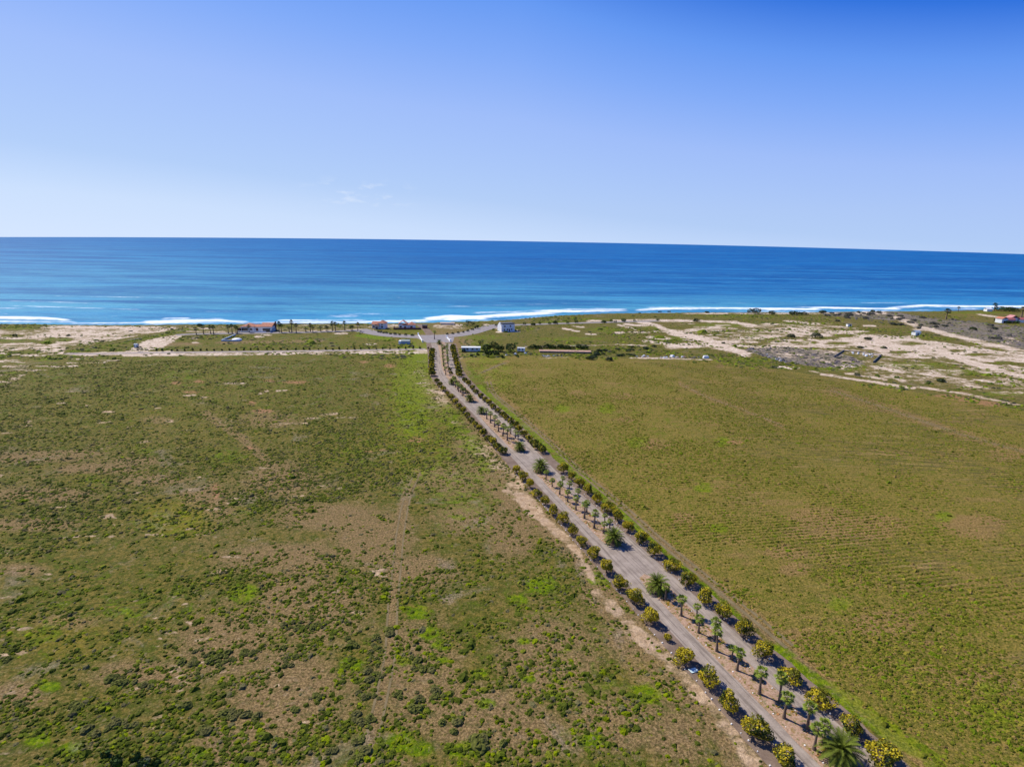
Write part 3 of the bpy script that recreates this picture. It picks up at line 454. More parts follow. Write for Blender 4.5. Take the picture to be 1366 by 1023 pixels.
def rdir(): z = random.uniform(-1, 1); t_ = random.uniform(0, 2*pi); r = math.sqrt(1-z*z); return Vector((r*cos(t_), r*sin(t_), z))
def foliage_mesh(name, n, rx, ry, h, leaf, nm=3, weights=(.5, .3, .2), zc=None, lobes=9, lobe_amp=.3, floor=.05, seed=0):
    random.seed(seed); mb = MB(); zc = zc or h*.52; L_ = [(rdir(), random.uniform(.75, 1.15)) for _ in range(lobes)]; tones = [rdir() for _ in range(26)]; tm = [random.choices(range(nm), weights)[0] for _ in tones]
    for _ in range(n):
        d = rdir()
        if d.z < -.75: continue
        lb = max((d.dot(l)*a for l, a in L_)); rad = 1-lobe_amp+lobe_amp*1.2*max(0, lb)**3
        k = random.uniform(.55, 1)**.5*random.uniform(.9, 1.06)
        p = Vector((d.x*rx*rad*k, d.y*ry*rad*k, zc+d.z*(h-zc)*rad*k*(1 if d.z > 0 else zc/(h-zc)*.95)))
        if p.z < floor: p.z = floor+random.random()*.1
        nrm = (d+rdir()*.9).normalized(); u = nrm.orthogonal().normalized(); w = nrm.cross(u); a = random.uniform(0, pi); u, w = u*cos(a)+w*sin(a), w*cos(a)-u*sin(a)
        s = leaf*random.uniform(.6, 1.35); j = max(range(26), key=lambda q: tones[q].dot(d)+random.uniform(0, .16)); mi = tm[j] if random.random() < .8 else random.randrange(nm)
        mb.quad(p-u*s*.6, p-w*s*.32, p+u*s*.6, p+w*s*.32, mi)
        if random.random() < .6: mb.quad(p-w*s*.5+nrm*s*.1, p+u*s*.3-nrm*s*.2, p+w*s*.5+nrm*s*.1, p-u*s*.3+nrm*s*.25, mi)
    return mb.mesh(name)
def stem_mesh(name, h, r, n=3, spread=.5, seed=0):
    random.seed(seed+99); mb = MB(); mb.tube([(0, 0, -.1), (.02, .01, h*.3), (.03, 0, h*.45)], [r*1.3, r, r*.85], 7)
    for k in range(n):
        a = 2*pi*k/n+random.random(); mb.tube([(.02, 0, h*.35), (cos(a)*spread*.5, sin(a)*spread*.5, h*.6), (cos(a)*spread, sin(a)*spread, h*.85)], [r*.7, r*.5, r*.2], 5)
    return mb.mesh(name)
shrub_n = [foliage_mesh('foliage', 1500, 1.75, 1.6, 3.0, .25, seed=20+k, weights=(.6, .27, .13), lobes=9, lobe_amp=.52) for k in range(6)]
shrub_f = [foliage_mesh('foliage', 320, 1.8, 1.7, 3.0, .55, seed=40+k, weights=(.30, .42, .28), lobes=8, lobe_amp=.35) for k in range(4)]
for me in shrub_n+shrub_f: [me.materials.append(x) for x in (leaf_y, leaf_o, leaf_d)]
small_yellow = foliage_mesh('foliage', 500, 1.75, 1.6, 3.0, .45, seed=77, nm=2, weights=(.9, .1), lobes=8)
for x in (leaf_y, leaf_o): small_yellow.materials.append(x)
stem_me = [stem_mesh('stem', 2.4, .12, 4, .8, k) for k in range(3)]
for me in stem_me: me.materials.append(bark)
def make(name, parts, loc, rz, sc):
    e = empty(name, loc, rz, sc)
    for pn, me in parts: obj(pn, me, e)
    return e
ONES = ['', 'first', 'second', 'third', 'fourth', 'fifth', 'sixth', 'seventh', 'eighth', 'ninth', 'tenth', 'eleventh', 'twelfth', 'thirteenth', 'fourteenth', 'fifteenth', 'sixteenth', 'seventeenth', 'eighteenth', 'nineteenth']
TENS = {2: 'twent', 3: 'thirt', 4: 'fort', 5: 'fift', 6: 'sixt'}
def ordn(n):
    if n < 20: return ONES[n]
    t_, o = divmod(n, 10); return TENS[t_]+'ieth' if o == 0 else TENS[t_]+'y-'+ONES[o]
# yellow-green shrubs lining the avenue: (photo x, y of the middle, radius in photo pixels)
LROW = [(1048, 1012, 16.5), (1009, 975, 16), (971, 936, 14.5), (945, 903, 14), (913, 875, 15), (890.6, 846.5, 6), (868.6, 823, 12), (847, 797.5, 12), (828, 779, 11), (809, 757, 10.5), (792.5, 736, 10.5), (775, 721, 9.3), (764, 707.5, 9), (751, 691, 9), (737.7, 680, 8.6), (727.4, 667.7, 7.8), (717, 656, 8), (707, 645, 7.5), (696.7, 635, 8), (688.6, 625.5, 7.2),
        (670.4, 600, 6.5), (663, 594, 6), (657.5, 588, 6), (651, 582.5, 5.6), (645, 576, 5.6), (639.5, 569.5, 5.4), (634, 563.5, 5.4), (628.5, 558, 5.2), (623, 552, 5.2), (618, 546, 5), (612.5, 540, 5), (607.5, 534, 5), (602, 528.5, 4.7), (597, 523, 4.6), (591.5, 517, 4.6), (586.5, 511.5, 4.4), (582.5, 506.5, 4.2)]
RROW = [(1180, 1008, 17.5), (1135, 968, 15), (1092, 930, 15.5), (1054.5, 899, 14.5), (1021, 869.5, 13.5), (993, 841, 12.5), (965, 817, 12), (940, 795, 11.5), (918.5, 773, 11.5), (895, 752, 11), (873, 734, 10.8), (855, 717, 10.8), (838, 702, 10.3), (823.5, 689, 10), (809.6, 676.5, 9.6), (796.4, 665, 9), (784.6, 653, 9), (773, 643.5, 8), (762.6, 634.5, 7.6), (752, 625, 7.8),
        (723.5, 598.5, 7), (718, 594, 6.4), (712.5, 589.5, 6.4), (705.5, 583, 6), (699, 577, 6), (692, 571, 5.8), (687, 565.5, 5.8), (681.5, 560.5, 5.6), (675.5, 555.5, 5.4), (670, 551, 5.4), (664, 545.5, 5.4), (658, 540.5, 5.2), (652, 535.5, 5), (646.5, 531, 5), (641, 526.5, 5), (635, 520.5, 4.8), (630, 515.5, 4.7), (625, 510, 4.6), (620, 505.5, 4.5), (613, 499, 4.6)]
for side, ROW in (('left', LROW), ('right', RROW)):
    for k, (x, y, r) in enumerate(ROW):
        c_ = un(x, y+1.5, 1.0); dist = np.linalg.norm(c_-CP); rad = r*dist/F/1.06; near = k < 20
        random.seed(k*7+len(side)); sc = rad/1.72; me = random.choice(shrub_n if near else shrub_f)
        e = make('yellow_green_shrub', [('foliage', me), ('stem', random.choice(stem_me))], (c_[0], c_[1], 0), random.uniform(0, 6.28), (sc*random.uniform(.86, 1.16), sc*random.uniform(.86, 1.16), min(1.08, sc*.95)*random.uniform(.82, 1.12) if sc > .5 else sc*1.1))
        lab = f'{ordn(k+1)} yellow-green shrub from the near end of the {side} avenue row'
        if side == 'left' and k == 5: e.children[0].data = small_yellow if e.children[0].name.startswith('foliage') else e.children[0].data
        if side == 'left' and k == 5: lab = 'small bright yellow shrub, far smaller than its neighbours, in the left row beside the avenue'
        tag(e, lab, 'shrub', f'shrubs lining the {side} side of the avenue')
# the far, dense stretch of both rows
def lerp(a, b, n): return [(a[0]+(b[0]-a[0])*t_/(n-1), a[1]+(b[1]-a[1])*t_/(n-1)) for t_ in range(n)]
FL = [(576.2, 498.5), (575.6, 494), (575.4, 490), (575.6, 486.3), (575.4, 482.8), (575.4, 479.4), (575.6, 476.2), (576.0, 473.4), (576.2, 470.4), (576.6, 467.6)]
FR = [(612, 496.5), (611.3, 492), (610, 487.8), (609, 484), (607.8, 480.4), (607, 477), (606.4, 473.8), (605.6, 470.8), (604.8, 468), (604.4, 465.4), (603.9, 463)]
for side, ROW in (('left', FL), ('right', FR)):
    for k, (x, y) in enumerate(ROW):
        c_ = un(x, y, 1.2); random.seed(k+500); sc = random.uniform(1.05, 1.3)
        reddish = side == 'left' and k >= 8
        e = make('avenue_shrub', [('foliage', random.choice(shrub_f)), ('stem', stem_me[0])], (c_[0], c_[1], 0), random.uniform(0, 6.28), (sc, sc, sc))
        tag(e, f'{ordn(k+1)} olive shrub from the near end of the dense far {side} avenue row', 'shrub', f'dense far row of shrubs on the {side} of the avenue')

# palms
def fan_palm(h, seed, cr=1.15, full=1.):
    random.seed(seed); mb = MB(); lean = (random.uniform(-.12, .12), random.uniform(-.12, .12)); N_ = 9; pts = []; rad = []
    for k in range(N_):
        t_ = k/(N_-1); pts.append((lean[0]*t_*t_, lean[1]*t_*t_, -.1+t_*(h+.1))); rad.append(.34-.19*min(1, t_*2.2)**.7+(.015 if k % 2 else 0))
    mb.tube(pts, rad, 9); tm_ = mb.mesh('trunk', True); tm_.materials.append(bark_p)
    mb = MB(); top = Vector((lean[0], lean[1], h))
    for k in range(int(19*full)):
        az = k*2.4+random.uniform(-.3, .3); el = radians(82-125*(k/(19*full))**.85+random.uniform(-8, 8)); d = Vector((cos(az)*cos(el), sin(az)*cos(el), sin(el))); pl = cr*random.uniform(.42, .58)
        base = top+d*pl-Vector((0, 0, .1*pl)); mb.tri(top+Vector((0, 0, .04)), base+d.orthogonal()*.03, base-d.orthogonal()*.03)
        side = Vector((-sin(az), cos(az), 0)); nrm = side.cross(d); nb = 9
        for q in range(nb):
            a = radians(-88+176*q/(nb-1)); bd = (d*cos(a)+side*sin(a)).normalized(); ln = cr*.56*random.uniform(.85, 1.12)*(1-.18*abs(sin(a))); wv = (side*cos(a)-d*sin(a))*.06*cr
            m1 = base+bd*ln*.55; tip = base+bd*ln-Vector((0, 0, ln*random.uniform(.16, .4)))
            mb.quad(base-wv*.3, m1-wv, m1+wv, base+wv*.3); mb.tri(m1-wv, tip, m1+wv)
    cm = mb.mesh('crown'); cm.materials.append(fan_m)
    mb = MB()
    for k in range(14):
        az = k*2.4; r_ = .13; ln = random.uniform(.25, .55); a_ = Vector((cos(az)*r_, sin(az)*r_, h-.05))+Vector((lean[0], lean[1], 0)); o = Vector((cos(az)*.28, sin(az)*.28, -ln)); s_ = Vector((-sin(az), cos(az), 0))*.12
        mb.quad(a_-s_*.4, a_+o-s_, a_+o+s_, a_+s_*.4)
    sk = mb.mesh('skirt'); sk.materials.append(thatch); return [('trunk', tm_), ('crown', cm), ('skirt', sk)]
def date_palm(h, cr, seed, nf=64):
    random.seed(seed); mb = MB(); mb.tube([(0, 0, -.1), (0, 0, h*.3), (.02, 0, h*.7), (.02, 0, h), (0, 0, h+.35)], [.5, .42, .44, .5, .2], 11); tm_ = mb.mesh('trunk', True); tm_.materials.append(bark_p); mb = MB()
    for k in range(nf):
        az = k*2.39996+random.uniform(-.2, .2); el0 = radians(86-100*(k/nf)**.9+random.uniform(-6, 6)); p = Vector((0, 0, h+.2)); ln = cr*random.uniform(1.02, 1.2); seg = 9; el = el0; prev = None; q = []
        for s_ in range(seg+1):
            q.append((p.copy(), el)); p = p+Vector((cos(az)*cos(el), sin(az)*cos(el), sin(el)))*ln/seg; el -= radians(5.5+5*s_/seg+6*(s_/seg)**2)
        side = Vector((-sin(az), cos(az), 0))
        for s_ in range(seg):
            (a, e1), (b_, e2) = q[s_], q[s_+1]; d = (b_-a).normalized(); upv = side.cross(d)*-1; upv = upv if upv.z > 0 else -upv; w1 = .045
            mb.quad(a-side*w1, b_-side*w1*.8, b_+side*w1*.8, a+side*w1)
            if s_ == 0: continue
            for t_ in (0., .5):
                c0 = a.lerp(b_, t_); lw = ln*.16*math.sin(pi*min(.97, (s_+t_)/seg*.86+.12))+.05
                for sg in (-1, 1):
                    tip = c0+side*sg*lw+d*lw*.75+upv*lw*.28-Vector((0, 0, lw*.12)); mb.tri(c0-d*.07, c0+d*.1, tip)
    cm = mb.mesh('crown'); cm.materials.append(date_m); return [('trunk', tm_), ('crown', cm)]
fans = [fan_palm(4.0, 60+k) for k in range(6)]; fans_tall = [fan_palm(4.8, 70+k, 1.2) for k in range(3)]; dates = [date_palm(1.5, 2.9, 80+k) for k in range(3)]
def at_base(x, y): p = un(x, y); return (p[0], p[1], 0)
MLEFT = [(1085.7, 1000, 1.0), (1045.5, 958.2, 1.02), (1012.8, 926, 1.08), (982.7, 894.6, .92), (956, 869, 1.05), (931.6, 844.3, .82), (908.6, 821.6, .98), (887.6, 800, .78), (804.9, 711.7, .7), (792.4, 704.7, 1.1), (779.5, 692, 1.05), (768.2, 680.6, .9), (757, 669.5, .78), (746.5, 659.6, .9), (736.5, 649.4, .6), (728.2, 639.9, .66),
         (676.8, 588, 1.15), (670.6, 582, 1.1), (665, 576, 1.02), (659.6, 569.9, 1.05), (654.5, 564.6, 1.05), (649.3, 559.3, 1.0), (618.6, 527.5, .7), (614.5, 523.9, .9), (610.4, 520, .8), (607.5, 516.5, .9), (611.8, 522.5, .9), (616.5, 528, .9), (605, 514, 1), (594.6, 500, 1), (592.8, 494.5, 1), (591.6, 489, 1), (591, 483.5, .95), (590.7, 478.5, 1), (590.2, 473.5, 1), (589.6, 469, 1)]
MRIGHT = [(1098.6, 994.5, .92), (1076.9, 972.7, 1.02), (1040.6, 935.7, 1.14), (975.8, 880, .6), (953.6, 853.8, .98), (929, 824, .62), (813.2, 704.4, .55), (806.6, 696.5, .5), (794, 684, .2), (782.5, 683.8, .78), (770.5, 669, .82), (759, 658, .8), (749.5, 649, .7), (691, 586.5, .6), (687.4, 584.5, .7), (681, 579, .8), (597.8, 489.5, 1), (597.2, 485.5, 1), (597.1, 479.5, 1), (596.9, 475.5, 1), (596.6, 471.5, 1), (596.2, 468, 1)]
for side, ROW in (('left', MLEFT), ('right', MRIGHT)):
    for k, (x, y, s_) in enumerate(ROW):
        random.seed(k*3+len(side)); src = random.choice(fans); f_ = max(s_, .3)*1.04; w_ = (.55+.45*f_)*(1.2 if y < 600 else 1.08)
        if s_ == .2: continue
        e = make('fan_palm', src, at_base(x, y), random.uniform(0, 6), (w_*1.02, w_*1.02, f_))
        e.rotation_euler[0] = random.gauss(0, .035); e.rotation_euler[1] = random.gauss(0, .035)
        tag(e, f'{ordn(k+1)} slender fan palm from the near end of the median, {side} edge', 'palm tree', f'fan palms on the {side} edge of the median')
DP = [(1119, 1016, 1.12, 'nearest bushy date palm with long arching fronds on the median in the foreground'), (876, 789, .95, 'date palm at the near side of the widest median gap, beside short fan palms'), (818.6, 725, 1.0, 'date palm casting a star-shaped shadow at the far side of the widest median gap'), (721.3, 628.9, 1.05, 'date palm standing just below the middle break in the palm median'),
      (693.3, 601, .98, 'date palm standing just above the middle break in the palm median'), (642.2, 551.7, 1.0, 'date palm just below the upper break in the palm median'), (627, 535.5, 1.05, 'dark round date palm just above the upper break in the palm median'), (602.8, 512.7, .95, 'date palm in the bend of the median far up the avenue'), (586, 459.5, 1.0, 'dark leafy date palm at the head of the median beside the forecourt')]
for x, y, s_, lab in DP: tag(make('date_palm', random.choice(dates), at_base(x, y), random.uniform(0, 6), s_*(.84 if y < 620 else 1)), lab, 'palm tree', 'date palms on the avenue median')
e = make('low_palm', fans[2], at_base(1009, 907), 1., (.75, .75, .3)); tag(e, 'stunted dark palm stump between the lanes, much lower than its neighbours', 'palm tree')
tag(make('fan_palm', fans_tall[0], at_base(579.5, 452.5), .3, (1.5, 1.5, 1.2)), 'tall palm alone at the junction of the avenue and the ring road', 'palm tree')

COASTP = [(262, 446.6, .8), (271.7, 445.7, 1.05), (281, 445.4, 1.0), (285, 445.4, 1.0), (304.7, 444.9, 1.0), (309.8, 444.9, 1.1), (315, 444.7, .95), (316.9, 445, .8), (332.5, 443.6, .9), (372.5, 443.6, 1.3), (375.4, 443.6, 1.05), (389.3, 443.2, 1.45), (395.2, 443.6, 1.1), (386, 443.2, .6), (408, 442.8, .5), (414.4, 442.8, 1.05), (417.4, 442.8, .7), (428, 442.5, .7), (435.3, 442.5, .75), (437.4, 442.5, .65),
          (443.7, 441.9, 1.2), (447.7, 441.7, 1.1), (460, 441, 1.15), (468.6, 441.3, .6), (470.6, 441.3, .6), (477.4, 441.7, 1.05)]
cfans = [fan_palm(4.2, 90+k, 1.5, 1.) for k in range(3)]
for ps in cfans: ps[1][1].materials.clear(); ps[1][1].materials.append(leaf_d)
for k, (x, y, s_) in enumerate(COASTP):
    random.seed(k); e = make('coast_palm', cfans[k % 3], at_base(x, y), random.uniform(0, 6), (1.45, 1.45, s_*1.3)); tag(e, f'{ordn(k+1)} palm from the left in the line along the coast road', 'palm tree', 'palms along the coast road')
dome_me = [foliage_mesh('foliage', 130, 1., 1., 1.2, .42, seed=130+k, nm=1, weights=(1,), lobes=6) for k in range(4)]
for me in dome_me: me.materials.append(leaf_g)
def plant(name, x, y, r, h, lab, cat='shrub', group=None, mats=None, trunk=None, z=0):
    """leafy plant with its own crown; r, h in metres"""
    seed = int(x*7+y*3); n = 420 if r > 2.5 else 150; me = foliage_mesh('crown', n, r, r*.9, h, .35+r*.09, nm=len(mats or [1]), weights=(1,)*len(mats or [1]), seed=seed, lobes=7, lobe_amp=.35, zc=h*(.52 if trunk else .42), floor=(h*.12 if trunk else .05))
    for q in mats or [leaf_g]: me.materials.append(q)
    p = un(x, y); e = make(name, [('crown', me)], (p[0], p[1], 0), 0, 1.)
    if trunk: mb = MB(); mb.tube([(0, 0, -.1), (0, 0, h*.4), (.1, 0, h*.7)], [trunk, trunk*.7, trunk*.4], 7); mb.build('trunk', bark, e)
    return tag(e, lab, cat, group)
R3 = [(699.6, 433.6), (711.3, 433), (720, 432.7), (733, 432), (740.5, 431.6), (757.3, 431), (769, 430.8), (806, 429.8), (815, 429.3), (821, 429.6), (832, 428.8), (846, 428.3), (662, 434.5), (877, 428)]
for k, (x, y) in enumerate(sorted(R3)): plant('roadside_shrub', x, y+.8, 1.7+(k % 3)*.5, 2.6+(k % 2), f'{ordn(k+1)} small dark shrub from the white house along the right-hand coast road', group='shrubs along the right-hand coast road')
# ring road island and entrance planting
for k, (x, y) in enumerate(((623, 525), (619, 521), (614.5, 516.5), (610, 511.5), (606, 506), (601.5, 499), (599.5, 494), (592, 466), (594.5, 464))): plant('median_bush', x, y, 1.5, 1.8, f'{ordn(k+1)} rounded green bush from the near end of the bend in the median', 'bush', 'bushes on the bend of the median', mats=[leaf_g, leaf_o])
IS = [(505, 443.4), (508, 444), (512, 444.6), (516, 445.2), (521, 446), (527, 446.6), (533, 447.2), (541, 447.7), (550, 447.9), (597, 446.5), (604, 445.7), (611, 444.8), (618, 443.6), (624, 442.2), (630, 440.2), (634, 438.5), (637, 436.3)]
for k, (x, y) in enumerate(IS): plant('hedge_shrub', x, y, 1.2+(k % 3)*.25, 1.4+(k % 2)*.5, f'{ordn(k+1)} low shrub from the left along the inner edge of the ring road', group='low shrubs round the ring road island', mats=[leaf_g, leaf_gr])
for x, y, lab in ((623.5, 432.5, 'dark tree at the seaward end of the red path on the ring road island'), (631, 434.5, 'round green tree midway along the curve of the ring road'), (636.6, 438.5, 'dark green tree nearest the asphalt on the right curve of the ring road')): plant('garden_tree', x, y, 2.2, 4, lab, 'tree', 'trees on the ring road island', trunk=.2)
# grove by the mobile home
GROVE = [(650, 469, 4.2, 6, 'big dark tree directly right of the long white mobile home'), (659, 468, 4.5, 6.5, 'broad dark tree at the back of the grove by the mobile home'), (652, 476, 3.6, 5, 'dark rounded tree lowest in the grove, over the green grass'), (662, 475, 2.6, 3.5, 'low dark bush on the right foot of the grove'), (641, 461, 2.2, 4, 'small dark tree just behind the mobile home roof'), (668, 469, 3, 4.5, 'dark brownish tree between the grove and the grey-green tree'), (637, 474, 1.5, 1.8, 'small bush in front of the mobile home'), (629, 475.5, 1.3, 1.6, 'tiny bush beside the avenue in front of the mobile home'), (618.5, 470, 1.8, 3, 'bush at the left corner of the mobile home'), (670, 477.5, 1.4, 2, 'small bush on bare ground right of the grove'), (690, 475.5, 1.6, 1.4, 'low dark bush below the small white trailer')]
for x, y, r, h, lab in GROVE: plant('dark_tree' if h > 3 else 'dark_bush', x, y, r, h, lab, 'tree' if h > 3 else 'bush', 'trees and bushes by the mobile home', trunk=.25 if h > 3 else None, mats=[leaf_d, leaf_g])
plant('grey_green_tree', 680.5, 469.5, 5, 6, 'wide grey-green tree between the dark grove and the small white trailer', 'tree', mats=[leaf_gr, leaf_g], trunk=.3)
for k, (x, y) in enumerate(((706, 465.5), (712, 465), (717, 465), (724, 464.5), (730, 464), (736, 464.5), (742, 464.3), (748, 464.5), (756, 465), (764, 465), (772, 465), (780, 465.5))): plant('dark_bush', x, y, 2.4+(k*7 % 3)*.5, 2.2+(k*5 % 3)*.5, f'{ordn(k+1)} dark bush from the left in the strip behind the long red-brown shed', 'bush', 'dark bushes behind the long shed', mats=[leaf_d, leaf_g])
for k in range(16):
    random.seed(k+900); x = random.uniform(792, 866); y = random.uniform(463, 476); plant('scrub_bush', x, y, random.uniform(1.6, 3), random.uniform(1.2, 2.2), 'olive bush among the overgrown scrub between the long shed and the fence line', 'bush', 'scrub bushes right of the long shed', mats=[leaf_g, leaf_gr])
BR = [(788, 479.5, 3, 2.6, 'left one of two dark solitary bushes at the top edge of the right field'), (813, 481, 2.8, 2.3, 'right one of two dark solitary bushes at the top edge of the right field'), (1006, 418.4, 8, 6.5, 'widest dark bush on the brow above the pale beach'), (1029, 419.3, 4.5, 4.5, 'small round dark bush just right of the widest bush above the beach'), (1059.6, 420, 8, 4.5, 'low wide grey-brown bush on the brow above the beach'), (1072, 419.8, 4.5, 3.5, 'low bush at the right shoulder of the wide grey-brown bush'), (1098, 418, 4, 4, 'dark bush at the left end of the grey scrub belt'), (928.5, 429, 3.6, 3, 'dark solitary bush on the pale coastal track'), (943, 417.3, 3, 1.6, 'small dark bush on the shore edge left of the beach'), (1089, 450.5, 5.5, 4.5, 'dark green bush on the sand in the middle of the right coast'), (1055, 450, 4, 3, 'flat dark bush on green ground beside the sand tracks'), (1157, 453.5, 3.6, 2.8, 'small dark bush at the left head of the sand tracks'), (1144, 502, 2.4, 2.2, 'round green bush below the ruined enclosure'), (1255, 509, 2.8, 1.8, 'flat green bush on grass far right of the enclosure'), (1147, 464, 3, 1.4, 'low bush above the ruined enclosure'), (1164, 417.5, 3.5, 4.2, 'upright bush beside the little sand gap near the beach'), (880, 416.8, 2.5, 1.6, 'left of two tiny dark rocks of brush on the shore edge'), (892, 416.6, 2.5, 1.6, 'right of two tiny dark rocks of brush on the shore edge'), (873, 463, 2, 2, 'small dark bush beside the sand patch left of the fork'), (267, 434.6, 3, 1.6, 'flat dark bush by the shore near the left end of the palms'), (186, 468.5, 2.2, 4.2, 'small dark upright tree beside the blue-white hut on the south road'), (20, 449.5, 2.2, 2.6, 'dark bush on the far left sand')]
for x, y, r, h, lab in BR: plant('dark_bush', x, y, r, h, lab, 'bush', None, mats=[leaf_d, leaf_gr])
for k in range(46):
    random.seed(k+1300); a = random.random(); x = 1090+a*276; y = 418+a*a*22+random.uniform(-1, 10+a*12)
    if random.random() < .3: x = random.uniform(1095, 1180); y = random.uniform(417, 421)
    plant('grey_bush', x, y, random.uniform(2, 4.4), random.uniform(1.4, 3), 'grey leafless bush in the tangled scrub belt behind the right-hand beach', 'bush', 'grey bushes of the scrub belt', mats=[leaf_gr, simple('twig_grey', (.14, .12, .115), .9, .3, 1) if k == 0 else bpy.data.materials['twig_grey']])
for k in range(38):
    x = 208+k*9.8; random.seed(k); plant('sapling', x+random.uniform(-1.5, 1.5), 468.6-(x-208)*.0078, random.uniform(.5, .9), random.uniform(1.2, 2.2), 'tiny dark sapling in the evenly spaced line along the south road', 'sapling', 'saplings along the south road', mats=[leaf_d])
# right coast palms
for x, y, h, lab in ((1262, 426, 9.5, 'tall dark palm standing alone on the green flat at the right coast'), (1278, 415.8, 5, 'small palm silhouetted against the surf at the right coast'), (1362.5, 423.5, 10, 'tall dark palm behind the red-roofed farmhouse at the right edge'), (1326, 414.6, 8, 'bushy palm beside the white beach hut')):
    tag(make('beach_palm', cfans[0], at_base(x, y), 1, (h*.33, h*.33, h/4.4)), lab, 'palm tree')
plant('long_thicket', 1340, 415.2, 12, 6.5, 'long dark thicket right of the white beach hut', 'thicket', mats=[leaf_d, leaf_g]); plant('long_thicket', 1349, 415, 10, 5, 'dark end of the thicket above the red-roofed farmhouse', 'thicket', mats=[leaf_d, leaf_g])
for x, y, h, lab in ((1298, 440, 3, 'green bush in front of the reddish ground'), (1330, 429.5, 4.5, 'dark tree left of the white farmhouse'), (1345, 431.5, 3, 'dark bush in front of the red-roofed farmhouse'), (1355, 431.8, 3, 'dark bush below the pink-roofed farmhouse')): plant('farm_bush', x, y, 4, h, lab, 'bush', mats=[leaf_d, leaf_g])
# two crisp bushes bottom left
for x, y, r, h, mt, lab in ((140, 1007, .75, .8, leaf_o, 'bright green bush left in the cluster at the bottom left corner'), (180, 1010, .9, .9, leaf_o, 'green bush right of the bright green one at the bottom left'), (208, 1019, .8, .8, leaf_o, 'yellow-green bush at the right end of the bottom left cluster'), (195, 1018, 1.1, .9, leaf_gr, 'grey-green bush between the bright ones at the bottom left'), (155, 1017, 1, .8, leaf_g, 'dark green bush lowest in the bottom left cluster')): plant('field_bush', x, y, r, h, lab, 'bush', mats=[mt, leaf_g])

# ------------------------------------------------------------------ individual low shrubs of the near left field
scrub_a = simple('scrub_leaf', (.062, .072, .016), .9, .35, 5, .9, col2=(.13, .135, .028), spec=.06); scrub_b = simple('scrub_leaf_grey', (.075, .075, .022), .9, .3, 5, .9, col2=(.14, .13, .04), spec=.06)
def bush_dome(seed):
    r = random.Random(seed); n = 14; rings = 6; V = []; F_ = []
    for k in range(rings):
        t_ = k/(rings-1)*pi/2*.97
        for j in range(n):
            a = 2*pi*(j+.5*(k % 2))/n; q = 1+.32*(vnoise(np.array([3*cos(a)+seed*3.1]), np.array([3*sin(a)+k*.9]), seed)[0]-.5)+r.uniform(-.13, .13); V.append((cos(a)*cos(t_)*.5*q, sin(a)*cos(t_)*.46*q, -.03+.42*sin(t_)*q))
    for k in range(rings-1): F_ += [(k*n+j, k*n+(j+1) % n, (k+1)*n+(j+1) % n, (k+1)*n+j) for j in range(n)]
    F_.append(tuple((rings-1)*n+j for j in range(n))); me = bpy.data.meshes.new('low_shrub'); me.from_pydata(V, [], F_); me.materials.append(scrub_a if seed % 3 else scrub_b); return me
low = [bush_dome(k) for k in range(8)]
spots = []; random.seed(5)
CL = [(393, 838, 24, 7, 16), (384, 876, 13, 10, 9), (10, 880, 8, 6, 4), (415, 825, 4, 4, 2), (425, 832, 8, 4, 4), (500, 897, 11, 10, 14), (490, 928, 15, 9, 9), (484, 960, 14, 12, 12), (480, 1000, 14, 16, 14), (499, 870, 8, 10, 7), (520, 850, 4, 12, 4), (505, 855, 6, 8, 4), (533, 925, 6, 7, 3), (555, 945, 12, 6, 4), (425, 928, 8, 4, 5), (392, 945, 4, 3, 2), (342, 960, 8, 10, 6), (441, 1003, 4, 4, 3), (470, 858, 10, 8, 6), (330, 870, 12, 6, 8), (300, 880, 20, 10, 8), (270, 880, 25, 20, 18), (160, 905, 20, 8, 8), (190, 915, 14, 5, 6), (100, 940, 8, 10, 6), (30, 940, 14, 8, 6), (170, 965, 14, 6, 7), (120, 975, 14, 10, 6), (145, 970, 8, 5, 4), (310, 955, 26, 10, 14), (275, 975, 10, 10, 6), (250, 940, 8, 6, 4), (580, 920, 20, 16, 12), (560, 890, 20, 12, 8), (640, 985, 24, 20, 12), (600, 960, 20, 10, 6)]
for x, y, a, b_, n in CL:
    for _ in range(n): spots.append((x+random.gauss(0, a*.5), y+random.gauss(0, b_*.5)))
random.shuffle(spots); spots = spots[:270]
for k, (x, y) in enumerate(spots):
    p = un(x, y); s_ = random.lognormvariate(.05, .3)
    o = bpy.data.objects.new('low_shrub', low[k % 8]); COL.objects.link(o); o.location = (p[0], p[1], 0); o.rotation_euler = (0, 0, random.uniform(0, 6)); o.scale = (s_*1.25, s_*1.1, s_*.9)
    tag(o, 'knee-high dark olive shrub in the clumps dotting the near left field', 'shrub', 'low shrubs of the near left field')

